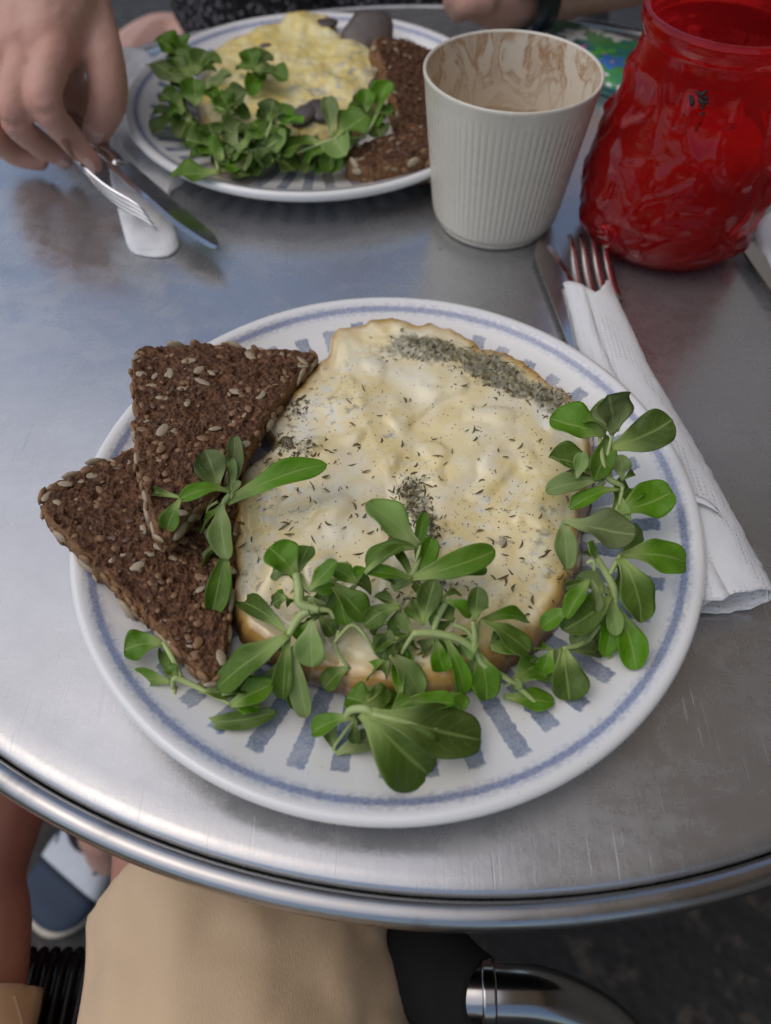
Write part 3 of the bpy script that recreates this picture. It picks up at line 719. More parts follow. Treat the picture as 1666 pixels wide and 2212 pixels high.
def sprig(label, leaves, stems=(), root=None, group='lambs lettuce sprigs on the near plate'):
    """leaves: (bx,by,bz, tx,ty,tz, width_px, arch, roll_deg, cup, pale); z in mm"""
    o0 = at(leaves[0][0], leaves[0][1], leaves[0][2] * .001)
    t = thing('lettuce_sprig', label, 'lettuce', o0, group)
    rx = random.Random(len(label) * 7 + int(leaves[0][0])); leaves = list(leaves)
    for lf in leaves * (2 if len(leaves) > 10 else 1) if len(leaves) > 3 else []:                 # smaller leaves tucked under the big ones
        bx, by, bz, tx, ty, tz, w, arch, roll, cup, pale = lf
        a = R(rx.choice([-1, 1]) * rx.uniform(25, 95)); L_ = rx.uniform(.45, .85)
        dx, dy = (tx - bx) * L_, (ty - by) * L_
        te = at(bx + dx * math.cos(a) - dy * math.sin(a), by + dx * math.sin(a) + dy * math.cos(a), .02)
        if min(math.hypot(te.x - q.x, te.y - q.y) for q in (P1, P2)) > .112: continue
        leaves.append((bx, by, bz - 2, bx + dx * math.cos(a) - dy * math.sin(a), by + dx * math.sin(a) + dy * math.cos(a), max(13, min(bz, tz) - 3), w * rx.uniform(.5, .8), rx.uniform(.04, .16), rx.uniform(-35, 35), rx.uniform(.2, .6), rx.random() < .3))
    for (bx, by, bz, tx, ty, tz, w, arch, roll, cup, pale) in leaves:
        LEAFN[0] += 1
        b, e = at(bx, by, bz * .001), at(tx, ty, tz * .001)
        wd = (1.02 if depth(b) < .42 else 1.2) * w * depth(b) / FPX
        V, F, fm, lu, lv = leaf_geo(b, e, wd, arch, R(roll), cup, LEAFN[0] * 1.37)
        mats = [M['leaf_under'], M['leaf_top']] if pale else [M['leaf_top'], M['leaf_under']]
        obj('leaf', mesh('leaf', [v - o0 for v in V], F, mats, fm, attrs={'lu': lu, 'lv': lv}), t)
    for st in stems:
        pts, rad = st
        mb = MB(); mb.add(*tube([at(p[0], p[1], p[2] * .001) - o0 for p in pts], [r * .00080 for r in rad], 8, max(8, len(pts) * 6)))
        mb.build('stem', M['stem'], t)
    if root:
        mb = MB()
        for pts, rad in root: mb.add(*tube([at(p[0], p[1], p[2] * .001) - o0 for p in pts], [r * .001 for r in rad], 6, 14))
        mb.build('root', M['root'], t)
    return t
D, Pa = False, True
sprig('lettuce sprig draped from the rye bread onto the left edge of the omelette', [
    (492, 1086, 40, 706, 1000, 46, 66, .04, 10, .18, D), (500, 1064, 44, 386, 1078, 50, 42, .16, 0, .35, D), (392, 1076, 50, 360, 1146, 42, 46, .10, -15, .4, D),
    (470, 1052, 42, 442, 972, 54, 74, .10, -10, .45, Pa), (462, 1050, 42, 430, 985, 52, 40, .06, 40, .3, D), (482, 1088, 40, 492, 1210, 34, 58, .06, 15, .5, Pa), (492, 1170, 34, 457, 1330, 22, 56, .06, -20, .45, D),
    (500, 1078, 43, 520, 1040, 52, 22, .05, 0, .2, Pa)],
    [([(498, 1066, 43), (486, 1082, 41), (480, 1100, 38)], [1.2, 1.5, 1.3]), ([(470, 1084, 40), (452, 1096, 37), (446, 1108, 35)], [.7, .6, .4])])
sprig('tall lettuce sprig at the upper right edge of the near omelette', [
    (1308, 940, 44, 1186, 908, 44, 88, .08, -8, .3, D), (1326, 936, 48, 1312, 852, 62, 116, .06, 8, .2, Pa), (1322, 968, 44, 1452, 908, 50, 92, .05, 15, .2, D),
    (1300, 1036, 38, 1184, 988, 42, 74, .06, 0, .5, D), (1247, 1034, 44, 1260, 976, 52, 36, .05, 0, .2, Pa), (1304, 1036, 40, 1180, 1058, 40, 48, .05, -5, .15, Pa), (1338, 1058, 38, 1232, 1098, 36, 44, .10, 10, .35, D),
    (1322, 1110, 34, 1450, 1066, 36, 92, .04, 5, .18, D), (1219, 1126, 40, 1372, 1160, 42, 92, .05, -4, .15, Pa), (1344, 1038, 42, 1339, 982, 50, 40, .03, 0, .2, Pa)],
    [([(1296, 940, 44), (1300, 985, 43), (1312, 1030, 40), (1345, 1050, 38)], [1.1, 1.5, 1.9, 1.3]), ([(1324, 935, 48), (1312, 990, 42), (1318, 1030, 40)], [.9, 1.2, 1.5]), ([(1345, 1050, 38), (1340, 1080, 36), (1330, 1106, 34)], [1.2, 1.0, .9]), ([(1304, 1040, 38), (1280, 1065, 36), (1270, 1080, 34)], [1.6, 1.2, .6])])
sprig('lettuce sprig spilling over the lower right side of the near omelette', [
    (1342, 1200, 36, 1484, 1214, 32, 84, .10, 6, .2, D), (1338, 1206, 38, 1386, 1346, 30, 86, .08, 0, .2, D), (1330, 1312, 26, 1372, 1448, 18, 66, .08, 10, .3, D), (1322, 1286, 30, 1216, 1362, 28, 70, .14, -10, .3, D),
    (1276, 1252, 38, 1222, 1336, 34, 40, .16, 20, .5, D), (1238, 1316, 34, 1168, 1356, 28, 44, .12, 0, .35, D), (1214, 1400, 24, 1230, 1514, 16, 84, .12, 0, .25, D), (1192, 1402, 24, 1172, 1452, 18, 42, .1, 0, .4, D), (1286, 1205, 40, 1272, 1172, 48, 34, .05, 0, .2, D),
    (1300, 1330, 26, 1240, 1400, 20, 44, .08, 20, .3, Pa), (1318, 1300, 27, 1306, 1420, 17, 46, .06, 0, .3, D), (1300, 1262, 30, 1268, 1330, 26, 40, .06, 0, .3, D)],
    [([(1284, 1195, 40), (1306, 1232, 36), (1326, 1272, 32), (1330, 1310, 27)], [1.2, 1.8, 2.0, 1.4]), ([(1340, 1198, 38), (1318, 1240, 36)], [1.0, 1.3]), ([(1216, 1402, 24), (1262, 1388, 22), (1296, 1350, 24)], [1.0, 1.4, 1.4]), ([(1268, 1216, 42), (1282, 1212, 43), (1284, 1232, 40)], [.8, .9, .8]), ([(1302, 1400, 18), (1316, 1420, 15), (1334, 1396, 17)], [.8, .9, .8])])
sprig('lettuce sprig standing on the middle of the near omelette', [
    (906, 1182, 40, 790, 1088, 50, 84, .05, 5, .2, Pa), (884, 1252, 40, 1070, 1190, 42, 66, .10, 12, .25, D), (900, 1232, 38, 1052, 1236, 36, 46, .06, 0, .3, D), (892, 1258, 40, 788, 1236, 46, 34, .12, 0, .6, D), (790, 1240, 46, 872, 1182, 48, 34, .12, -20, .5, D), (890, 1246, 42, 848, 1270, 38, 26, .1, 0, .2, Pa)],
    [([(908, 1180, 40), (902, 1215, 40), (884, 1252, 39), (850, 1275, 37)], [1.2, 1.5, 1.8, 1.2])])
sprig('pale stemmed lettuce sprig left of centre, hanging over the near omelette front', [
    (640, 1244, 42, 580, 1184, 48, 84, .08, 0, .3, D), (668, 1276, 44, 728, 1212, 52, 48, .05, 0, .2, D), (678, 1340, 38, 676, 1440, 28, 70, .08, 8, .2, Pa), (624, 1372, 34, 466, 1484, 22, 84, .08, 5, .22, D), (634, 1402, 30, 664, 1548, 16, 50, .06, 12, .3, Pa), (630, 1400, 28, 646, 1535, 15, 52, .06, -12, .3, D),
    (712, 1254, 42, 792, 1340, 36, 64, .08, -5, .3, D), (772, 1262, 42, 716, 1224, 46, 46, .08, 0, .35, D), (756, 1440, 24, 702, 1488, 18, 52, .08, 0, .25, D), (668, 1290, 40, 690, 1330, 36, 46, .05, 0, .3, Pa), (620, 1290, 36, 592, 1306, 34, 40, .1, 0, .3, D), (736, 1275, 38, 748, 1350, 32, 52, .05, 0, .3, D), (690, 1330, 34, 722, 1372, 30, 40, .05, 0, .3, D)],
    [([(640, 1240, 43), (646, 1275, 42), (650, 1304, 40), (690, 1318, 39)], [2.0, 2.4, 2.4, 1.8]), ([(686, 1312, 39), (650, 1330, 37), (622, 1374, 33)], [2.2, 2.2, 1.6]), ([(690, 1316, 39), (712, 1320, 38), (722, 1336, 36)], [1.4, 1.1, .7]), ([(722, 1388, 32), (760, 1350, 34), (790, 1375, 32), (812, 1412, 26)], [.8, .9, .9, .8]), ([(732, 1362, 33), (726, 1400, 29), (752, 1442, 24)], [.8, .8, .9])])
sprig('rooted lettuce sprig right of centre, its root trailing onto the plate', [
    (914, 1350, 40, 940, 1252, 50, 56, .06, 0, .25, D), (1026, 1340, 42, 1034, 1268, 50, 48, .05, 0, .3, D), (950, 1296, 44, 1020, 1330, 40, 34, .16, 0, .3, D), (1038, 1342, 40, 1142, 1410, 30, 62, .08, -5, .25, D), (958, 1372, 36, 1004, 1500, 20, 42, .08, 0, .35, D), (1028, 1398, 30, 1052, 1514, 18, 72, .08, 0, .25, D),
    (844, 1414, 32, 904, 1500, 18, 66, .06, 0, .2, Pa), (866, 1312, 42, 786, 1352, 40, 52, .14, 0, .3, D), (846, 1348, 36, 826, 1424, 28, 50, .08, 0, .35, D), (866, 1382, 34, 806, 1400, 30, 42, .1, 0, .3, D), (890, 1370, 36, 850, 1330, 40, 36, .1, 10, .3, Pa), (940, 1380, 32, 960, 1450, 24, 52, .06, 0, .3, D), (980, 1340, 36, 940, 1300, 40, 44, .06, 0, .3, D), (880, 1390, 30, 872, 1440, 24, 44, .05, 0, .3, D), (1060, 1400, 28, 1130, 1395, 24, 56, .06, 0, .3, D)],
    [([(892, 1368, 38), (940, 1368, 37), (990, 1380, 35), (1024, 1404, 31), (1044, 1436, 27), (1090, 1462, 22), (1136, 1498, 17), (1184, 1546, 12)], [1.6, 1.9, 1.8, 1.6, 1.5, 1.4, 1.3, .9]), ([(1022, 1342, 41), (1026, 1375, 36), (1024, 1404, 31)], [1.1, 1.5, 1.5]), ([(970, 1290, 44), (948, 1330, 40), (936, 1362, 37)], [1.3, 1.6, 1.5]), ([(896, 1366, 38), (876, 1396, 33), (868, 1412, 30)], [1.2, 1.0, .8]), ([(980, 1348, 38), (1010, 1362, 36), (1026, 1390, 32)], [1.0, 1.2, 1.3])],
    root=[([(1184, 1546, 12), (1200, 1566, 10), (1222, 1580, 10), (1250, 1594, 11)], [.6, .35, .25, .12]), ([(1196, 1562, 10), (1206, 1578, 9), (1212, 1590, 9)], [.3, .2, .1])])
sprig('small lettuce sprig lying on the bare plate below the rye bread point', [
    (352, 1390, 22, 268, 1404, 22, 72, .06, 0, .25, D), (372, 1476, 18, 270, 1470, 16, 44, .05, -10, .3, D), (420, 1558, 14, 598, 1540, 18, 44, .05, 14, .3, D), (500, 1524, 18, 592, 1478, 26, 66, .08, 0, .35, D), (430, 1494, 18, 512, 1496, 18, 34, .06, 0, .3, D), (382, 1462, 20, 362, 1436, 22, 30, .06, 0, .3, D), (500, 1524, 18, 560, 1530, 20, 50, .06, 0, .3, D), (480, 1500, 20, 560, 1474, 22, 44, .08, 0, .3, D)],
    [([(352, 1388, 22), (372, 1420, 21), (392, 1466, 19)], [1.2, 1.4, 1.3]), ([(374, 1486, 17), (376, 1466, 21), (396, 1470, 20), (450, 1496, 18), (500, 1522, 17)], [1.0, 1.2, 1.5, 1.3, 1.0]), ([(376, 1480, 17), (382, 1520, 15), (404, 1552, 14), (440, 1566, 14)], [.9, .9, .9, .8])])
sprig('big glossy lettuce sprig at the bottom of the near plate', [
    (784, 1536, 32, 930, 1676, 16, 150, .14, 12, .28, D), (800, 1540, 33, 1040, 1600, 20, 124, .08, 6, .25, D), (768, 1550, 28, 672, 1582, 20, 50, .08, 10, .3, D), (728, 1630, 14, 828, 1590, 18, 52, .05, 0, .25, Pa), (806, 1530, 24, 748, 1506, 24, 76, .06, 0, .3, D), (868, 1516, 26, 982, 1520, 26, 48, .1, 0, .4, D), (842, 1544, 30, 892, 1512, 32, 40, .08, 0, .4, D), (790, 1520, 24, 840, 1490, 24, 56, .06, 0, .3, D), (960, 1500, 22, 1000, 1540, 20, 60, .06, 0, .3, D)],
    [([(746, 1556, 25), (758, 1534, 31), (790, 1532, 33), (812, 1546, 32)], [1.3, 1.8, 2.0, 1.4]), ([(768, 1550, 26), (738, 1590, 18), (722, 1618, 14), (740, 1636, 13)], [.9, .9, .9, .8]), ([(806, 1542, 33), (860, 1556, 32), (946, 1576, 28)], [1.5, 1.3, .7])])
sprig('two round lettuce leaves on the plate at the tip of the rooted stem', [
    (1112, 1470, 18, 1168, 1432, 18, 76, .06, 0, .3, D), (1088, 1504, 14, 1198, 1518, 15, 56, .05, 0, .2, D), (1116, 1464, 20, 1112, 1490, 20, 28, .08, 0, .4, Pa)],
    [([(1090, 1482, 16), (1106, 1474, 17), (1118, 1470, 18)], [.8, .9, .8])])

# ------------------------------------------------------------------ far plate food
rg = random.Random(5)
o2_px = [(452, 128), (510, 96), (560, 82), (620, 62), (689, 50), (722, 62), (750, 84), (800, 98), (832, 122), (842, 170), (830, 215), (795, 250), (740, 290), (680, 312), (600, 318), (520, 312), (462, 292), (430, 250), (424, 190)]
o2w = [at(px, py, .018) for px, py in o2_px]
oc2 = at(630, 180, .02); o2_out = resample([(p.x, p.y) for p in o2w], 160)
def o2_top(x, y, s):
    h = zplate(math.hypot(x - P2.x, y - P2.y)) + .004 + .015 * max(0, 1 - min(1, s) ** 8) ** .5
    return h + .005 * nz(x * 45, y * 45, 3) + .002 * nz(x * 110, y * 110, 6) + .0008 * nz(x * 260, y * 260, 2)
V, F, rad = patch(o2_out, (oc2.x, oc2.y), 46, o2_top, lambda x, y, s: zplate(math.hypot(x - P2.x, y - P2.y)) + .001, .012)
gr2 = [smooth01((math.exp(-((v.x - at(700, 230, .02).x) / .03) ** 2 - ((v.y - at(700, 230, .02).y) / .05) ** 2)) + math.exp(-((v.x - at(800, 150, .02).x) / .02) ** 2 - ((v.y - at(800, 150, .02).y) / .06) ** 2)) for v in V]
om2 = thing('omelette', 'yellow omelette on the back plate, half hidden by lettuce', 'omelette', (oc2.x, oc2.y, .0075)); O2 = Vector((oc2.x, oc2.y, .0075))
obj('egg_body', mesh('egg_body', [v - O2 for v in V], F, [M['omelette2']], attrs={'rad': rad, 'greyish': gr2}), om2)
for (px, py, a, b, an) in ((690, 56, .016, .010, .3), (655, 250, .013, .009, 1.0), (690, 240, .012, .010, 2.0), (820, 180, .009, .008, .5), (560, 100, .011, .006, .2)):
    p = at(px, py, .026); s_ = (p - Vector((oc2.x, oc2.y, p.z))).length
    mb = MB(); zz = o2_top(p.x, p.y, .9 if py < 110 else .6)
    mb.add(*ellipsoid(Vector((p.x, p.y, zz)) - O2, (Vector((a * math.cos(an), a * math.sin(an), .002)), Vector((-b * math.sin(an), b * math.cos(an), 0)), Vector((0, 0, .0035))), 12, 6))
    mb.build('mushroom_piece', M['mushroom'], om2)
# mushroom slice behind the omelette
c = at(795, 72, .026); t = thing('mushroom', 'grey brown fried mushroom cap beside the omelette on the back plate', 'mushroom', c)
mb = MB()
prof = [(.0003, .005), (.008, .0048), (.015, .0035), (.020, .0005), (.0205, -.002), (.018, -.0035), (.010, -.003), (.0003, -.003)]
mb.add(*lathe(prof, 28, mod=lambda k_, a, r, z: r * (1 + .10 * math.sin(2 * a + 1) + .05 * math.sin(5 * a)), close=True)); cap = mb.build('cap', M['mushroom'], t); cap.rotation_euler = (R(30), R(-12), .4)
bread('upright triangle of dark seeded bread on the back plate, partly behind the cup', ((815, 78, .046), (935, 100, .030), (890, 290, .022)), [(808, 84), (825, 74), (880, 84), (940, 108), (990, 170), (960, 260), (905, 282), (868, 262), (838, 170)], .012, 23, 70, 30)
bread('lower piece of dark seeded bread at the back plate front, against the cup', ((746, 340, .026), (925, 345, .026), (850, 285, .026)), [(744, 338), (760, 316), (830, 290), (930, 262), (975, 300), (950, 336), (880, 350), (780, 362)], .017, 31, 60, 50)
G2 = 'lambs lettuce sprigs on the back plate'
sprig('lettuce sprig with big round leaves at the back plate far left', [
    (396, 134, 34, 336, 86, 46, 60, .08, 0, .3, D), (408, 196, 30, 331, 142, 36, 78, .06, 10, .2, Pa), (424, 164, 34, 446, 108, 46, 46, .06, 0, .3, D), (442, 196, 34, 502, 162, 40, 46, .05, 0, .2, Pa), (426, 230, 32, 420, 170, 44, 50, .06, 0, .25, D), (400, 120, 34, 372, 82, 44, 54, .08, 0, .3, D), (430, 150, 32, 480, 132, 36, 40, .06, 0, .3, D), (410, 170, 32, 380, 110, 40, 56, .06, 0, .3, D)],
    [([(395, 130, 32), (410, 180, 28), (425, 232, 24)], [1.2, 1.8, 1.5])], group=G2)
sprig('lettuce sprig with pointed leaves near the hand side of the back plate', [
    (400, 246, 26, 331, 292, 18, 46, .08, 0, .35, D), (398, 240, 28, 348, 206, 34, 46, .06, 0, .4, D), (404, 244, 28, 366, 252, 28, 50, .1, 0, .3, D), (410, 250, 26, 388, 300, 20, 46, .06, 0, .3, D), (400, 236, 26, 328, 246, 24, 26, .05, 0, .3, D)],
    [([(396, 236, 28), (404, 256, 26), (414, 280, 22)], [1.2, 1.5, 1.3])], group=G2)
sprig('lettuce sprig with dark folded leaves on top of the yellow omelette', [
    (548, 156, 34, 622, 174, 34, 46, .08, 0, .3, D), (548, 152, 34, 536, 106, 44, 44, .06, 0, .3, D), (550, 150, 34, 586, 116, 40, 44, .06, 0, .3, D), (546, 158, 34, 592, 160, 36, 44, .06, 0, .3, D)],
    [([(540, 168, 30), (549, 154, 33)], [1.2, 1.4])], group=G2)
sprig('lettuce sprig with one big oval leaf hanging over the back plate rim', [
    (474, 376, 27, 368, 384, 27, 68, .05, 0, .12, D), (458, 320, 30, 400, 300, 34, 62, .06, 0, .3, D), (468, 330, 28, 410, 340, 26, 60, .06, 0, .3, D), (480, 350, 26, 440, 310, 32, 50, .06, 0, .3, D), (470, 350, 24, 520, 370, 22, 46, .06, 0, .3, D), (466, 310, 30, 450, 268, 38, 52, .06, 0, .3, D), (476, 366, 22, 540, 384, 20, 50, .06, 0, .3, D)],
    [([(456, 292, 32), (464, 330, 28), (472, 372, 24)], [1.2, 1.6, 1.3])], group=G2)
sprig('dense lettuce sprig at the front middle of the back plate', [
    (487, 246, 34, 534, 196, 44, 58, .06, 0, .3, D), (500, 250, 34, 476, 204, 44, 46, .06, 0, .3, D), (514, 318, 28, 476, 276, 34, 50, .06, 0, .3, Pa), (520, 322, 28, 572, 290, 34, 52, .06, 0, .3, D), (540, 330, 26, 490, 340, 26, 48, .06, 0, .3, Pa), (560, 316, 28, 574, 366, 20, 40, .06, 0, .4, Pa), (560, 330, 24, 600, 350, 22, 56, .06, 0, .3, D), (530, 340, 22, 560, 378, 18, 54, .06, 0, .3, D), (500, 300, 30, 520, 262, 36, 50, .06, 0, .3, D), (510, 330, 24, 470, 366, 20, 54, .06, 0, .3, D), (590, 340, 22, 640, 372, 16, 56, .06, 0, .3, D), (572, 300, 28, 546, 262, 36, 44, .06, 0, .3, D), (600, 320, 24, 560, 340, 24, 50, .06, 0, .3, D)],
    [([(500, 250, 33), (510, 290, 30), (540, 326, 26)], [1.3, 1.8, 1.5]), ([(540, 326, 26), (580, 318, 28), (605, 300, 30)], [1.3, 1.4, 1.2]), ([(556, 330, 26), (562, 300, 30)], [1.0, 1.0])], group=G2)
sprig('lettuce sprig with upright leaf in the centre front of the back plate', [
    (584, 264, 36, 592, 214, 48, 46, .06, 0, .3, D), (590, 260, 36, 656, 268, 38, 46, .06, 0, .3, D), (580, 270, 34, 560, 234, 42, 38, .06, 0, .3, D), (588, 266, 34, 640, 236, 40, 40, .06, 0, .3, D), (580, 276, 32, 596, 330, 26, 46, .06, 0, .4, Pa), (586, 272, 34, 620, 300, 30, 44, .06, 0, .3, D)],
    [([(588, 262, 36), (578, 290, 33), (566, 312, 30)], [1.3, 1.6, 1.3])], group=G2)
sprig('lettuce sprig with a large round leaf in front of the back bread', [
    (724, 300, 32, 794, 252, 40, 76, .05, 0, .2, D), (700, 310, 30, 608, 328, 24, 56, .06, 0, .2, D), (720, 306, 30, 716, 376, 18, 50, .06, 0, .3, D), (712, 308, 30, 660, 350, 22, 50, .06, 0, .3, D), (726, 304, 30, 770, 310, 28, 40, .08, 0, .3, Pa), (716, 300, 32, 706, 214, 44, 36, .1, 0, .4, Pa), (730, 330, 24, 690, 380, 16, 44, .06, 0, .3, D), (736, 320, 26, 770, 370, 16, 40, .06, 0, .3, D), (690, 330, 24, 660, 376, 16, 44, .06, 0, .3, D)],
    [([(640, 330, 26), (690, 312, 30), (730, 300, 32), (790, 296, 30)], [1.0, 1.5, 1.5, 1.1]), ([(704, 220, 42), (712, 260, 36), (722, 298, 32)], [.9, 1.2, 1.2])], group=G2)
sprig('narrow upright lettuce sprig leaning on the back bread', [
    (816, 250, 32, 842, 174, 48, 42, .06, 0, .3, D), (786, 250, 32, 792, 192, 44, 38, .06, 0, .3, D), (800, 256, 30, 764, 206, 42, 36, .06, 0, .3, D), (806, 258, 30, 820, 300, 24, 46, .06, 0, .3, D), (812, 250, 32, 852, 240, 34, 40, .06, 0, .3, D), (800, 262, 28, 750, 236, 36, 44, .08, 0, .3, D)],
    [([(780, 298, 28), (800, 276, 30), (816, 246, 33)], [1.2, 1.5, 1.2])], group=G2)
sprig('single lettuce leaf lying at the foot of the cup side bread', [(826, 372, 16, 868, 352, 17, 30, .05, 0, .2, D)], group=G2)

# ================================================================== cup
CUP = Vector((.069, .4325, .0005))
cp = thing('coffee_cup', 'cream ribbed coffee cup without handle, emptied, brown stains inside', 'cup', CUP)
NR, SEG = 76, 76 * 8
outer = [(.0345, .0), (.0362, .0004), (.0366, .0022), (.0366, .0036), (.0385, .0048), (.0398, .008), (.0405, .0130)] + [(.0405 + .0080 * t, .013 + .068 * t) for t in [i / 14 for i in range(1, 15)]] + [(.0489, .0835), (.04945, .0865), (.0498, .0885)]
def rib(k_, a, r, z):
    f = smooth01((z - .006) / .006) * (1 - smooth01((z - .079) / .003))
    return r +   .00036 * f * (abs(math.sin(NR * a / 2)) ** .7 - .6)
mb = MB(); mb.add(*lathe(outer, SEG, mod=rib, close=True)); mb.build('ribbed_wall', M['cup'], cp)
rim = [(.0498, .0885), (.0499, .0896), (.0493, .0903), (.0484, .0902), (.0478, .0894)]
mb = MB(); mb.add(*lathe(rim, 180, close=True)); mb.build('rim', M['cup'], cp)
inner = [(.0478, .0894), (.0468, .082), (.0452, .066), (.0436, .050), (.0421, .036), (.0408, .025), (.0392, .0165), (.0355, .0115), (.028, .0092), (.014, .0085), (.0006, .0085)]
mb = MB(); mb.add(*lathe([(a, b) for a, b in inner], 160, close=True)); mb.build('inner_wall', M['cup_in'], cp)
mb = MB(); mb.add(*lathe([(.0402, .0236), (.037, .0228), (.02, .0226), (.0006, .0226)], 96, mod=lambda k_, a, r, z: r * (1 + (.0 if k_ == 0 else .03 * math.sin(3 * a + 1))), close=True)); mb.build('foam_dregs', M['milk'], cp)
mb = MB(); mb.add(*lathe([(.0345, .0), (.0335, .0025), (.0006, .003)], 96, close=True)); mb.build('base', M['cup'], cp)

# ================================================================== red candle jar
JAR = Vector((.172, .4145, .0005))
jr = thing('candle_jar', 'red embossed glass candle jar, pear shaped with wide open neck', 'jar', JAR)
jp = [(.0006, .0012), (.030, .0), (.040, .0018), (.0462, .0055), (.0508, .011), (.0540, .019), (.0557, .027), (.0563, .035), (.0560, .043), (.0548, .052), (.0530, .061), (.0508, .070), (.0484, .079), (.0460, .088), (.0438, .096), (.0422, .103), (.0412, .110), (.0412, .1145), (.0430, .1175), (.0442, .1205), (.0443, .1235), (.0436, .1255)]
pr = []
for (a, b), (c, d) in zip(jp, jp[1:]):
    for i in range(4): pr.append((a + (c - a) * i / 4, b + (d - b) * i / 4))
pr.append(jp[-1])
def emboss(k_, a, r, z):
    f = smooth01((z - .004) / .01) * (1 - smooth01((z - .092) / .012))
    u, v = a * .05, z
    wx, wy = nz(u * 26, v * 26, 3) * .018, nz(u * 26, v * 26, 9) * .018
    q = nz((u + wx) * 46, (v + wy) * 46, 1)
    e = 1 - smooth01(abs(q) / .16)                       # raised sinuous ridges
    q2 = nz((u + wy) * 38, (v + wx) * 34, 14)
    e2 = smooth01((q2 - .05) / .25)
    return r + f * (.0012 * e + .0034 * e2 - .0020) + f * .0003 * nz(u * 170, v * 170, 4)
mb = MB(); mb.add(*lathe(pr, 300, mod=emboss, close=True))
ip = [(.0436, .1255), (.0420, .1262), (.0402, .1252), (.0396, .1210), (.0390, .1140), (.0388, .108), (.0398, .102), (.0436, .088), (.0484, .070), (.0524, .052), (.0538, .036), (.0532, .026), (.0500, .014), (.0430, .007), (.030, .0045), (.0006, .0045)]
mb.add(*lathe(ip, 120, close=True)); mb.build('glass_body', M['glass'], jr)
wp = [(.0006, .0055), (.030, .0055), (.0420, .0085), (.0490, .0155), (.0520, .027), (.0526, .036), (.0512, .052), (.0478, .066), (.0460, .068), (.030, .066), (.012, .0645), (.0006, .0650)]
mb = MB(); mb.add(*lathe(wp, 90, mod=lambda k_, a, r, z: r * (1 + .012 * math.sin(3 * a + z * 90) - .012), close=True)); wx_ = mb.build('wax_filling', M['wax'], jr)
mb = MB(); mb.add(*tube([Vector((0, 0, .064)), Vector((.001, .0, .072)), Vector((.004, .001, .079))], [.0011, .0011, .0008], 7, 8)); mb.build('wick', M['wick'], wx_)
# black scuffed print on the glass
def on_jar(px, py):
    o = Vector((0, 0, CAM_Z)); d = (at(px, py, 0) - o).normalized(); t = .30
    while t < .6:
        p = o + d * t - JAR; r = math.hypot(p.x, p.y)
        rr_ = 0
        for (a, b), (c, e) in zip(jp, jp[1:]):
            if b <= p.z <= e and e > b: rr_ = max(rr_, a + (c - a) * (p.z - b) / (e - b))
        if r < rr_ + .0016: return p
        t += .0004
    return p
mb = MB()
for st in ([(1490, 205), (1496, 222), (1494, 230)], [(1506, 196), (1514, 205), (1526, 196)], [(1514, 205), (1513, 216), (1520, 224), (1516, 236)], [(1520, 212), (1530, 210)], [(1520, 224), (1530, 218)], [(1513, 244), (1514, 248)]):
    mb.add(*tube([on_jar(*p) for p in st], [.0006, .0012, .0007], 6, 10))
mb.build('black_mark', M['soot'], jr)

# ================================================================== floral case
c = at(1250, 110, .006)
fc_ = thing('floral_case', 'colourful floral patterned case lying behind the cup', 'case', (c.x, c.y, 0))
def rrect(w_, h_, r_, n=6):
    out = []
    for cx, cy, a0 in ((w_ - r_, h_ - r_, 0), (-w_ + r_, h_ - r_, 90), (-w_ + r_, -h_ + r_, 180), (w_ - r_, -h_ + r_, 270)):
        for i in range(n + 1): a = R(a0 + 90 * i / n); out.append(Vector((cx + r_ * math.cos(a), cy + r_ * math.sin(a), 0)))
    return out
pts = rrect(.074, .040, .011)
mb = MB(); mb.add(*loft([[p * .985 + Vector((0, 0, .0006)) for p in pts], [p + Vector((0, 0, .002)) for p in pts], [p + Vector((0, 0, .0085)) for p in pts], [p * .985 + Vector((0, 0, .010)) for p in pts]]))
b_ = mb.build('printed_shell', M['floral'], fc_); 
mb = MB(); zp_ = [p * 1.008 + Vector((0, 0, .0046)) for p in pts] ; mb.add(*loft([zp_, [p + Vector((0, 0, .0012)) for p in zp_]])); mb.build('edge_seam', M['shoe_navy'], fc_)
fc_.rotation_euler.z = R(-38)
e1, e2 = at(1352, 72, .01), at(1140, 60, .01)
fc_.location = (e1.x - .040, e1.y - .030, .0004)

# ================================================================== napkins
def napkin_roll(name, label, pts, wid, hgt, seed, notch=True, group=None):
    """rolled paper napkin: a spiral section lofted along a line; wid/hgt are half sizes along it"""
    n = 64; P = spline(pts, n); ws, hs = lerp_list(wid, n), lerp_list(hgt, n)
    K = 52; secs = []
    for i, p in enumerate(P):
        t = (P[min(i + 1, n - 1)] - P[max(i - 1, 0)]).normalized(); sd_ = t.cross(Vector((0, 0, 1))).normalized()
        row = []
        for j in range(K):
            a = R(-215) + R(640) * j / (K - 1)              # about one and three quarter turns
            rr = 1.0 - .20 * (1 - j / (K - 1))
            c_, s_ = math.cos(a), math.sin(a)
            wr = 1 + .10 * nz(i * .13, j * .30, seed) + .07 * abs(nz(i * .35, j * .4, seed + 2)) + .03 * nz(i * .9, j * .9, seed)
            off = 0.0
            if notch and i < 12: off = (abs(c_) - .55) * .018 * (1 - i / 12) ** 1.4        # two points with a V between them
            if i > n - 6: off += .003 * nz(j * .35, 1, seed) * (i - n + 6) / 5
            row.append(p - t * off + sd_ * (ws[i] * rr * c_ * wr) + Vector((0, 0, hs[i] * rr * s_ * wr)))
        secs.append(row)
    v, f = loft(secs, closed=False)
    o = obj(name, mesh(name, [q - P[0] for q in v], f, [M['paper']])); o.location = P[0]
    sm = o.modifiers.new('thick', 'SOLIDIFY'); sm.thickness = .0005; sm.offset = 0
    tag(o, label, 'napkin', group)
    return o
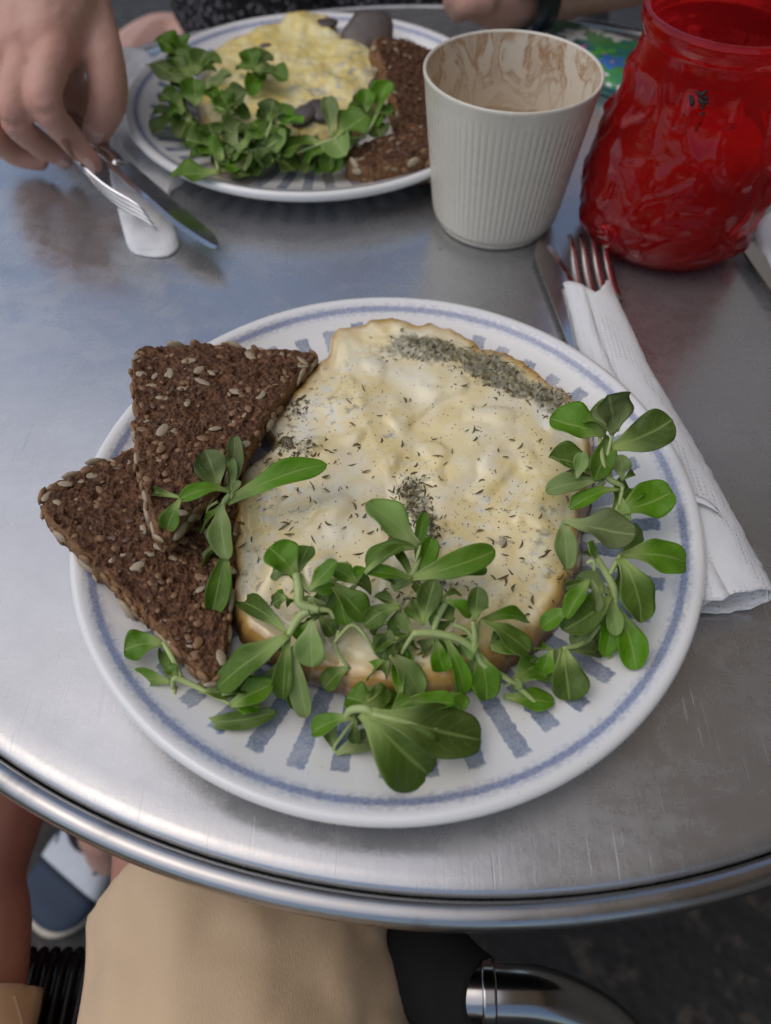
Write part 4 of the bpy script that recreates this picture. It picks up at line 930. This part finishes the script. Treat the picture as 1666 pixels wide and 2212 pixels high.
napkin_roll('rolled_napkin', 'white embossed paper napkin rolled round the fork, half under the near plate', [at(1276, 630, .0085), at(1330, 780, .0090), at(1430, 980, .0100), at(1520, 1160, .0105), at(1592, 1300, .0110)], [.0140, .0165, .0185, .0190, .0172], [.0070, .0075, .0088, .0092, .0098], 4)
# loose wrapping edge of the roll
mb = MB()
cr_ = [at(1452, 1062, .0195), at(1500, 1068, .0215), at(1545, 1095, .0195), at(1578, 1150, .0085)]
P_ = spline(cr_, 20)
mb.add(*loft([[p + Vector((0, 0, .0004)), p + Vector((.001, -.0045, .0008)), p + Vector((.0015, -.0052, .0002)), p + Vector((.0002, -.0002, -.0002))] for p in P_]))
nap0 = bpy.data.objects['rolled_napkin']
fo = mb.build('folded_edge', M['paper'], nap0); 
for v in fo.data.vertices: v.co -= nap0.location

# napkin under the far cutlery and plate
npx = [(252, 108), (330, 122), (440, 300), (400, 380), (366, 415), (374, 470), (386, 520), (362, 546), (318, 546), (282, 536), (266, 498), (250, 430), (236, 360), (244, 240)]
nw = [at(px, py, .003) for px, py in npx]; nc = at(310, 330, .003)
no = resample([(p.x, p.y) for p in nw], 150)
def np_top(x, y, s):
    near = smooth01((.455 - y) / .06)
    return .0030 + near * .0065 * max(0, 1 - min(1, s) ** 6) + .0018 * nz(x * 40, y * 40, 3) + .0013 * (1 - abs(nz(x * 55, y * 40, 6))) ** 4 + .0005 * nz(x * 150, y * 150, 3) - .0016 * smooth01((s - .94) / .06)
V, F, rad = patch(no, (nc.x, nc.y), 40, np_top, lambda x, y, s: .0003, .004)
# keep it below the plate's foot
for v in V:
    rr_ = math.hypot(v.x - P2.x, v.y - P2.y)
    if rr_ < .135: v.z = min(v.z, .0004 if rr_ < .08 else .0004 + (rr_ - .08) * .16)
o = obj('folded_napkin', mesh('folded_napkin', [v - nc for v in V], F, [M['paper']])); o.location = nc
tag(o, 'white folded napkin under the held knife and fork, tucked under the back plate', 'napkin')

# napkin with cutlery at the right edge
c = at(1690, 520, .006)
npx = [(1636, 486), (1700, 440), (1790, 470), (1830, 600), (1760, 680), (1690, 620), (1652, 560)]
nw = [at(px, py, .006) for px, py in npx]; nc = at(1735, 560, .006)
V, F, rad = patch(resample([(p.x, p.y) for p in nw], 90), (nc.x, nc.y), 20, lambda x, y, s: .0075 + .0012 * nz(x * 60, y * 60, 8) - .003 * smooth01((s - .9) / .1), lambda x, y, s: .0008, .004)
o = obj('folded_napkin', mesh('folded_napkin', [v - nc for v in V], F, [M['paper']])); o.location = nc
tag(o, 'white napkin corner right of the red jar, at the picture edge', 'napkin')

# ================================================================== cutlery
def frame(p_head, p_tail, side_hint, flip=True):
    x = (p_tail - p_head).normalized(); y = side_hint - x * side_hint.dot(x); y.normalize(); z = x.cross(y)
    if z.z < 0 and flip: y, z = -y, -z
    return Matrix(((x.x, y.x, z.x, p_head.x), (x.y, y.y, z.y, p_head.y), (x.z, y.z, z.z, p_head.z), (0, 0, 0, 1)))
def fork(label, mat4, length=.195):
    """head at local origin (tine tips), handle along +X"""
    t = thing('fork', label, 'fork', group='forks'); t.matrix_world = mat4
    curve = lambda x: -.0035 + .010 * math.sin(min(1, x / .075) * math.pi) ** 1.0 * (1 if x < .075 else 0) * -.0 + .0065 * math.exp(-((x - .002) / .020) ** 2) + .009 * smooth01((x - .055) / .05)
    mb = MB()
    for i in range(4):
        y0 = (-.0105 + .007 * i); secs = []
        for q in range(9):
            x = .050 * q / 8; w_ = .0011 + .0013 * smooth01(q / 4); hh = .0005 + .0006 * smooth01(q / 3)
            yy = y0 * (.92 + .08 * q / 8)
            secs.append([Vector((x, yy + a * w_, curve(x) + b * hh)) for a, b in ((-1, -.6), (-.6, -1), (.6, -1), (1, -.6), (1, .6), (.6, 1), (-.6, 1), (-1, .6))])
        mb.add(*loft(secs))
    mb.build('tines', M['steel'], t)
    mb = MB(); secs = []
    for q in range(30):
        u = q / 29; x = .046 + (length - .046) * u
        if x < .075: w_ = .0129 - .0095 * smooth01((x - .046) / .029)
        else: w_ = .0033 + .0065 * smooth01((x - .09) / .10)
        if u > .93: w_ *= math.sqrt(max(.02, 1 - ((u - .93) / .07) ** 2))
        hh = .0011 + .0010 * smooth01((x - .06) / .03)
        secs.append([Vector((x, a * w_, curve(x) + b * hh)) for a, b in ((-1, -.35), (-.7, -1), (.7, -1), (1, -.35), (1, .35), (.7, 1), (-.7, 1), (-1, .35))])
    mb.add(*loft(secs)); mb.build('handle', M['steel'], t)
    return t
def knife(label, mat4, length=.205, mat='steel'):
    """tip at local origin, handle along +X, cutting edge on +Y"""
    t = thing('knife', label, 'knife', group='knives'); t.matrix_world = mat4
    mb = MB(); secs = []; n = 90
    for q in range(n):
        x = .108 * q / (n - 1)
        up = .0085 * min(1, (x / .035)) ** .55; lo = -.0085 * min(1, (x / .014)) ** .5
        sr = .00030 * (1 if q % 2 else -1) if .006 < x < .062 else 0
        up += sr
        secs.append([Vector((x, lo, .0009)), Vector((x, lo, -.0009)), Vector((x, up - .0035, -.0008)), Vector((x, up, -.0001)), Vector((x, up, .0001)), Vector((x, up - .0035, .0008))])
    mb.add(*loft(secs)); mb.build('blade', M[mat], t, smooth=False)
    mb = MB(); secs = []
    for q in range(24):
        u = q / 23; x = .106 + (length - .106) * u
        w_ = .0048 + .0028 * smooth01(u / .9); hh = .0014 + .0022 * smooth01((u) / .12)
        if u > .9: w_ *= math.sqrt(max(.02, 1 - ((u - .9) / .1) ** 2))
        secs.append([Vector((x, a * w_ - .001, b * hh)) for a, b in ((-1, -.35), (-.7, -1), (.7, -1), (1, -.35), (1, .35), (.7, 1), (-.7, 1), (-1, .35))])
    mb.add(*loft(secs)); mb.build('handle', M[mat], t)
    return t
# wrapped pair at right
h, tl = at(1262, 514, .0115), at(1330, 740, .0040)
fork('fork whose four tines stick out of the rolled napkin by the jar', frame(h, tl, Vector((1, .0, 0))))
h, tl = at(1172, 520, .0055), at(1262, 740, .0055)
knife('knife blade poking out left of the wrapped fork', frame(h, tl, Vector((1, .25, .1))), mat='steel')
h, tl = at(1612, 512, .0055), at(1790, 760, .0055)
knife('knife lying beside the napkin corner at the right picture edge', frame(h, tl, Vector((1, .25, 0))), mat='steel')
# held pair at left
h, tl = at(466, 538, .0135), at(214, 318, .0220)
knife('serrated steel knife held by the hand, blade over the napkin', frame(h, tl, Vector((-.77, -.63, .30)), False), .215)
hm_, tl = at(318, 484, .0165), at(203, 372, .0300)
fork('fork held with the knife, turned sideways, tines above the napkin', frame(hm_, tl, at(340, 508, .010) - at(297, 460, .022)))

# ================================================================== people
def organic(name, chains, voxel, mat, parent, origin, smooth_it=6, noise_amp=0.0, noise_sc=20, sides=14):
    """one continuous surface grown around tapered chains of (points, radii)"""
    mb = MB()
    for pts, rad in chains:
        pts = [Vector(p) for p in pts]
        L = sum((b - a).length for a, b in zip(pts, pts[1:])); n = max(3, int(L / (min(rad) * .45)))
        P = spline(pts, n) if len(pts) > 2 else [pts[0].lerp(pts[1], i / (n - 1)) for i in range(n)]
        rr_ = lerp_list(list(rad), n)
        mb.add(*tube([p - origin for p in P], rr_, sides, n))
        for p, r_ in ((P[0], rr_[0]), (P[-1], rr_[-1])):
            mb.add(*ellipsoid(p - origin, (Vector((r_, 0, 0)), Vector((0, r_, 0)), Vector((0, 0, r_))), sides, 9))
    me = mesh('tmp', mb.v, mb.f); tmp = bpy.data.objects.new('tmp', me); C.objects.link(tmp)
    m = tmp.modifiers.new('r', 'REMESH'); m.mode = 'VOXEL'; m.voxel_size = voxel; m.use_smooth_shade = True
    m = tmp.modifiers.new('s', 'SMOOTH'); m.iterations = smooth_it; m.factor = .5
    dg = bpy.context.evaluated_depsgraph_get(); dg.update()
    me2 = bpy.data.meshes.new_from_object(tmp.evaluated_get(dg)); me2.name = name
    bpy.data.objects.remove(tmp)
    if noise_amp:
        nr_ = [v.normal.copy() for v in me2.vertices]; co_ = [v.co.copy() for v in me2.vertices]; fl_ = []
        for p_, n_ in zip(co_, nr_):
            q = p_ * noise_sc; cre = (1 - abs(noise.noise(q * 1.7 + Vector((3, 8, 1))))) ** 5; fl_ += list(p_ + n_ * (noise_amp * noise.noise(q) + noise_amp * .5 * noise.noise(q * 2.3) - noise_amp * .7 * cre))
        me2.vertices.foreach_set('co', fl_)
    me2.materials.clear(); me2.materials.append(mat)
    me2.polygons.foreach_set('use_smooth', [True] * len(me2.polygons)); me2.update()
    return obj(name, me2, parent)

# ---- far person: right hand on the table with the cutlery, dark dress, other forearm with a watch
fp0 = Vector((-.06, 1.0, FLOOR))
fp = thing('person', 'person in speckled black clothes across the table, hand holding knife and fork', 'person', fp0)
A = lambda px, py, z: at(px, py, z)
wr = A(135, -70, .088)
idx = [A(120, 108, .078), A(98, 220, .062), A(152, 298, .036), A(200, 352, .021)]
mid = [A(60, 112, .076), A(30, 246, .056), A(84, 310, .028), A(136, 340, .014)]
rng_ = [A(8, 120, .072), A(-26, 262, .046), A(24, 328, .020), A(84, 348, .011)]
pky = [A(-28, 128, .064), A(-36, 255, .040), A(10, 314, .018), A(60, 334, .012)]
thb = [A(186, 20, .078), A(222, 118, .066), A(234, 212, .048), A(210, 284, .030)]
elb = Vector((-.37, .83, .075)); sho = Vector((-.28, 1.04, .30))
hand = [([wr, A(122, 20, .086), A(108, 90, .078)], [.027, .026, .019]), ([wr, A(80, 20, .084), A(62, 100, .076)], [.026, .025, .018]), ([wr, A(40, 30, .080), A(16, 112, .072)], [.025, .023, .017]), ([wr, A(0, 40, .074), A(-28, 118, .064)], [.023, .020, .015]),
        (idx, [.0108, .0094, .0080, .0066]), (mid, [.0108, .0094, .0080, .0068]), (rng_, [.0104, .0090, .0078, .0066]), (pky, [.0098, .0084, .0074, .0064]), (thb, [.0165, .0130, .0118, .0092]), ([A(128, 60, .078), A(186, 60, .074), A(216, 110, .066)], [.018, .015, .012]), ([wr, A(176, 0, .082), A(192, 40, .076)], [.022, .019, .015]), ([A(120, 130, .055), A(150, 190, .036), A(172, 250, .020)], [.017, .014, .011])]
lw = A(1128, -26, .040); lel = Vector((.335, .80, .05)); lsh = Vector((.16, 1.04, .30))
arm2 = [([lsh, lel], [.050, .043]), ([lel, lw], [.042, .028]), ([lw, A(1070, -16, .042), A(1040, -20, .044)], [.028, .026, .022]),
        ([A(1050, 0, .046), A(1010, 5, .044), A(990, 26, .026)], [.010, .009, .008]), ([A(1046, -16, .050), A(1000, -14, .048), A(976, 6, .028)], [.010, .009, .008]), ([A(1060, 8, .034), A(1040, 26, .020)], [.011, .009])]
kneeR = Vector((-.35, .62, -.215)); ankR = at(226, 1800, -.62)
legs = [([Vector((-.17, 1.04, -.235)), A(310, 40, -.150) + Vector((0, 0, -.05)), kneeR], [.065, .048, .050]), ([kneeR, (kneeR + ankR) / 2 + Vector((0, .05, -.04)), ankR], [.054, .044, .029]), ([ankR, ankR + Vector((-.005, -.015, -.04))], [.028, .024]),
        ([Vector((.06, 1.04, -.235)), Vector((.12, .70, -.215)), Vector((.12, .62, -.22))], [.075, .062, .056]), ([Vector((.12, .62, -.22)), Vector((.14, .60, -.40)), Vector((.15, .66, -.655))], [.054, .048, .034])]
torso = [([Vector((-.06, 1.06, -.20)), Vector((-.06, 1.08, .05)), Vector((-.06, 1.07, .28))], [.12, .11, .11]), ([sho, Vector((-.06, 1.08, .33)), lsh], [.05, .07, .05]), ([sho, elb], [.048, .042]), ([elb, elb.lerp(wr, .45) + Vector((0, 0, .006)), wr], [.042, .041, .027]), ([Vector((-.06, 1.08, .33)), Vector((-.06, 1.06, .45))], [.055, .05])]
body = organic('body', torso + hand + arm2 + legs, .0024, M['skin'], fp, fp0, 3)
kn = [(idx[0], .014), (mid[0], .014), (rng_[0], .013), (idx[1], .013), (mid[1], .013), (rng_[1], .012), (idx[3], .012), (mid[3], .012), (thb[3], .013), (thb[2], .010), (rng_[3], .012)]
fa = []
vs = [v.co + fp0 for v in body.data.vertices]; nrm_ = [v.normal.copy() for v in body.data.vertices]; out_ = []
creases = [(idx[1], idx[0], idx[2]), (mid[1], mid[0], mid[2]), (rng_[1], rng_[0], rng_[2]), (idx[2], idx[1], idx[3]), (mid[2], mid[1], mid[3]), (thb[2], thb[1], thb[3])]
for p, n_ in zip(vs, nrm_):
    f_ = 0.0; d_ = 0.0
    if p.z > -.02 and p.x < -.10 and p.y < .72:
        for c_, r_ in kn: f_ = max(f_, math.exp(-((p - c_).length / r_) ** 2))
        for c_, a_, b_ in creases:                    # skin folds across the joints
            q = p - c_
            if q.length < .017:
                t_ = q.dot((b_ - a_).normalized()); d_ -= .0007 * math.exp(-(q.length / .014) ** 2) * max(0, math.cos(t_ * 1900)) ** 3; d_ += .0007 * math.exp(-(q.length / .012) ** 2)
        d_ += .0004 * nz(p.x * 260, p.y * 260, p.z * 260)
    fa.append(min(1, f_)); out_ += list(p - fp0 + n_ * d_)
body.data.vertices.foreach_set('co', out_); at_ = body.data.attributes.new('flush', 'FLOAT', 'POINT'); at_.data.foreach_set('value', fa); body.data.update()
# fingernails
def nail(p0, p1, upv, w_, l_, off, nm='fingernail'):
    d = (p1 - p0).normalized(); n = (upv - d * upv.dot(d)).normalized(); s = d.cross(n)
    c_ = p1 + n * off - d * .001 - fp0
    mb = MB(); mb.add(*ellipsoid(c_, (s * w_, d * l_, n * .0014), 12, 6)); mb.build(nm, M['nail'], body)
nail(thb[2], thb[3], Vector((.25, -.75, .5)), .0062, .0080, .0078)
nail(idx[2], idx[3] + Vector((0, 0, -.0002)), Vector((-.35, -.6, .6)), .0046, .0060, .0054)
nail(mid[2], mid[3], Vector((-.3, -.7, .5)), .0046, .0058, .0056)
dress = organic('dress', [([Vector((-.06, 1.06, -.22)), Vector((-.06, 1.05, -.02)), Vector((-.06, 1.06, .22)), Vector((-.06, 1.07, .31))], [.155, .148, .150, .120]), ([Vector((-.15, 1.0, -.05)), Vector((-.14, 1.02, .20))], [.115, .11]), ([Vector((.03, 1.0, -.05)), Vector((.02, 1.02, .20))], [.115, .11]),
    ([Vector((-.13, 1.02, -.20)), Vector((-.13, .84, -.19)), Vector((-.10, .66, -.205))], [.11, .095, .075]), ([Vector((.02, 1.02, -.20)), Vector((.06, .84, -.19)), Vector((.11, .66, -.205))], [.11, .095, .075]), ([sho + Vector((.02, 0, 0)), Vector((-.06, 1.08, .33)), lsh - Vector((.02, 0, 0))], [.062, .085, .062])], .007, M['dress'], fp, fp0, 8, .006, 18)
# watch
wd_ = (lw - lel).normalized()
wt = thing('wristwatch', 'black wristwatch on the far forearm at the top edge', 'watch', lw)
cc = A(1142, -24, .040) - lw; a_ = wd_.cross(Vector((0, 0, 1))).normalized(); b_ = a_.cross(wd_)
mb = MB(); secs = [[cc + wd_ * dx + (a_ * math.cos(q) + b_ * math.sin(q)) * rr_ for q in [2 * math.pi * k_ / 40 for k_ in range(40)]] for dx, rr_ in ((-.011, .0305), (-.010, .0325), (.010, .0335), (.011, .0315))]
mb.add(*loft(secs, caps=False)); mb.build('strap', M['watch'], wt)
mb = MB(); n_ = Vector((-.2, -.75, .65)).normalized(); u_ = n_.cross(Vector((0, 0, 1))).normalized(); w2 = n_.cross(u_)
mb.add(*loft([[cc + n_ * (.030 + dz) + (u_ * math.cos(q) + w2 * math.sin(q)) * rr_ for q in [2 * math.pi * k_ / 36 for k_ in range(36)]] for dz, rr_ in ((0, .018), (.002, .0195), (.006, .0195), (.008, .018))])); mb.build('case', M['watch'], wt)

# ---- shoe on the paving
sp = ankR + Vector((-.01, -.03, 0)); toe = A(78, 1995, -.69); toe.z = FLOOR + .004
heel = Vector((ankR.x + .012, ankR.y + .06, FLOOR + .004)); dx_ = (toe - heel); dx_.z = 0; SL = dx_.length; dx_.normalize(); sy_ = Vector((-dx_.y, dx_.x, 0))
sh = thing('shoe', 'navy toed white canvas shoe on the paving under the table', 'shoe', heel)
def shoe_sec(u, w_, z0, z1, n=16):
    c_ = dx_ * (SL * u); out = []
    for q in range(n):
        a = 2 * math.pi * q / n; cx_, sz = math.cos(a), math.sin(a)
        out.append(c_ + sy_ * (w_ * math.copysign(abs(cx_) ** .75, cx_)) + Vector((0, 0, (z0 + z1) / 2 + (z1 - z0) / 2 * math.copysign(abs(sz) ** .8, sz))))
    return out
def shoe_part(nm, us, mat):
    secs = []
    for u in us:
        w_ = .030 + .016 * smooth01((u - .15) / .5) ; 
        if u > .78: w_ *= math.sqrt(max(.03, 1 - ((u - .78) / .225) ** 2))
        if u < .12: w_ *= math.sqrt(max(.1, 1 - ((.12 - u) / .13) ** 2))
        top_ = .088 - .046 * smooth01((u - .30) / .55)
        if u > .9: top_ -= .014 * ((u - .9) / .1) ** 2
        secs.append(shoe_sec(u, w_, .018, top_))
    mb = MB(); mb.add(*loft(secs)); return mb.build(nm, mat, sh)
shoe_part('toe_cap', [.68, .74, .80, .86, .91, .95, .98, 1.0], M['shoe_navy'])
up_ = shoe_part('upper', [.0, .04, .10, .2, .3, .4, .5, .6, .6795], M['shoe_white'])
mb = MB(); secs = []
for z_, g_ in ((0, .95), (.004, 1.03), (.018, 1.05), (.021, 1.0)):
    row = []
    for q in range(48):
        a = 2 * math.pi * q / 48; u = .5 + .515 * math.cos(a) * g_; w_ = (.036 + .012 * (u > .5)) * math.copysign(abs(math.sin(a)) ** .7, math.sin(a)) * g_
        row.append(dx_ * (SL * u) + sy_ * w_ + Vector((0, 0, z_)))
    secs.append(row)
mb.add(*loft(secs)); mb.build('sole', M['sole'], sh)
mb = MB(); mb.add(*tube([dx_ * (SL * .22 + .045 * math.cos(a)) + sy_ * .034 * math.sin(a) + Vector((0, 0, .090 - .012 * math.cos(a))) for a in [2 * math.pi * i / 24 for i in range(25)]], .006, 8, 60)); mb.build('collar', M['shoe_black'], sh)
mb = MB()
for s_ in (-1, 1):
    mb = MB(); mb.add(*tube([dx_ * (SL * .40) + sy_ * .040 * s_ + Vector((0, 0, .045)), dx_ * (SL * .48) + sy_ * .036 * s_ + Vector((0, 0, .062)), dx_ * (SL * .56) + sy_ * .030 * s_ + Vector((0, 0, .060))], [.003, .005, .003], 8, 16))
    mb.build('side_stripe', M['shoe_navy'], up_)

# ---- near person: lap in tan shorts
np0 = Vector((-.15, -.35, FLOOR))
npn = thing('person', 'seated person in tan shorts, lap and knees below the near table edge', 'person', np0)
kR = Vector((-.115, .185, -.195)); kL = at(-45, 1690, -.21)
organic('body', [([Vector((-.16, -.38, -.20)), Vector((-.12, -.38, -.20))], [.12, .12]), ([Vector((-.07, -.36, -.215)), Vector((-.07, -.05, -.205)), kR], [.085, .075, .062]), ([kR, Vector((-.10, .27, -.42)), Vector((-.09, .28, -.66))], [.058, .052, .034]),
    ([Vector((-.22, -.36, -.215)), at(-165, 2170, -.205), at(-150, 1960, -.205), kL], [.080, .052, .047, .046]), ([kL, kL + Vector((-.12, .06, -.2)), Vector((-.52, .25, -.66))], [.048, .046, .034]), ([Vector((-.09, .28, -.66)), Vector((-.07, .40, -.695))], [.032, .024]), ([Vector((-.52, .25, -.66)), Vector((-.56, .36, -.69))], [.03, .022])], .0055, M['skin_leg'], npn, np0, 6)
so = organic('shorts', [([Vector((-.17, -.38, -.19)), Vector((-.11, -.38, -.19))], [.14, .14]), ([Vector((-.068, -.34, -.205)), Vector((-.066, -.06, -.200)), Vector((-.084, .075, -.200))], [.105, .094, .086]), ([Vector((-.23, -.34, -.205)), Vector((-.256, -.10, -.205)), Vector((-.266, .06, -.205))], [.100, .078, .070])], .0060, M['tan'], npn, np0, 6, .0040, 15)
for v in so.data.vertices:                              # clean hems
    p = v.co + np0
    if p.x < -.172:
        if p.y > .018: v.co.y = .018 - np0.y - .002 * nz(p.x * 30, p.z * 30)
    else:
        nn = Vector((-.6, .8, 0)); d_ = (p - Vector((-.155, .050, -.2))).dot(nn)
        if d_ > 0: v.co -= nn * d_
# seam stitching
from mathutils.bvhtree import BVHTree
bvh = BVHTree.FromPolygons([v.co + np0 for v in so.data.vertices], [tuple(p.vertices) for p in so.data.polygons])
def on_shorts(px, py):
    o_ = Vector((0, 0, CAM_Z)); h_ = bvh.ray_cast(o_, (at(px, py, 0) - o_).normalized())
    return (h_[0] + h_[1] * .0002) if h_[0] is not None else None
for pts, rr_ in (([(20, 2118), (30, 2150), (40, 2185), (52, 2230)], .0008), ([(-20, 2196), (40, 2200), (110, 2192), (136, 2186)], .0008), ([(880, 2020), (890, 2080), (900, 2150), (908, 2230)], .0007)):
    W_ = [w for w in (on_shorts(*p) for p in pts) if w is not None]
    if len(W_) < 3: continue
    L_ = spline(W_, 60)
    mb = MB()
    for i in range(0, 58, 3): mb.add(*tube([L_[i] - np0, L_[i + 1] - np0, L_[i + 2] - np0], rr_, 5, 4))
    mb.build('seam', M['thread'], so)['kind'] = 'stuff'

# ================================================================== chair
chr_ = thing('chair', 'black corded chair with a bent bright steel frame under the seated person', 'chair', (-.05, -.25, FLOOR))
c0 = Vector((-.05, -.25, FLOOR)); ZS = -.275
yb = at(165, 2050, ZS).y - .022
n = 46
for i in range(n):
    x = -.30 + .0078 * i
    mb = MB(); mb.add(*tube([Vector((x, yb - .004, ZS - .030)) - c0, Vector((x, yb + .008, ZS - .014)) - c0, Vector((x, yb - .004, ZS)) - c0, Vector((x, -.25, ZS - .006)) - c0, Vector((x, -.48, ZS)) - c0], .0042, 7, 24))
    mb.build('seat_cord', M['black_plastic'], chr_)
mb = MB(); mb.add(*tube([at(790, 2060, -.20) - c0, at(900, 2090, -.185) - c0, at(980, 2126, -.17) - c0, at(1042, 2146, -.16) - c0], [.032, .029, .024, .0175], 20, 24)); mb.build('grip_sleeve', M['black_cloth'], chr_)
tubep = [at(1000, 2141, -.162), at(1070, 2144, -.16), at(1160, 2152, -.162), at(1250, 2184, -.170), at(1330, 2240, -.18), at(1400, 2330, -.20), at(1440, 2460, -.25)]
mb = MB(); mb.add(*tube([p - c0 for p in tubep], .0138, 24, 60)); ft_ = mb.build('frame_tube', M['chrome'], chr_)
mb = MB(); q0, q1 = at(1036, 2143, -.16), at(1066, 2144, -.16); mb.add(*tube([q0 - c0, q1 - c0], .0149, 24, 6)); mb.build('tube_collar', M['chrome'], ft_)
mb = MB(); mb.add(*loft([[Vector((x, y, z)) - c0 for x, y, z in ((.005, yb + .04, ZS + .05), (.056, yb + .012, ZS + .085), (.050, -.42, ZS + .085), (.005, -.42, ZS + .05))], [Vector((x, y, z)) - c0 for x, y, z in ((.005, yb + .04, ZS - .03), (.056, yb + .012, ZS - .03), (.050, -.42, ZS - .03), (.005, -.42, ZS - .03))]])); mb.build('side_panel', M['black_cloth'], chr_, smooth=False)
for (x, y) in ((-.29, yb - .01), (.045, yb - .01), (-.29, -.47), (.045, -.47)):
    mb = MB(); mb.add(*tube([Vector((x, y, ZS - .03)) - c0, Vector((x, y, FLOOR + .002)) - c0], .0115, 16, 6)); mb.build('leg', M['chrome'], chr_)
mb = MB(); mb.add(*tube([Vector((-.31, yb - .004, ZS - .014)) - c0, Vector((.055, yb - .004, ZS - .014)) - c0], .012, 16, 8)); mb.build('front_bar', M['black_plastic'], chr_)

# grey post behind, upper right
p = at(1355, 20, -.3)
t = thing('grey_post', 'grey painted post behind the jar at the top edge', 'post', (p.x + .02, p.y + .5, FLOOR))
mb = MB(); mb.add(*rbox(-.05, .07, -.05, .05, 0, 1.7, .006)); mb.build('shaft', M['grey_paint'], t)
mb = MB(); mb.add(*rbox(-.085, -.052, -.04, .04, 0, 1.7, .004)); mb.build('side_strip', M['light_grey_paint'], t)
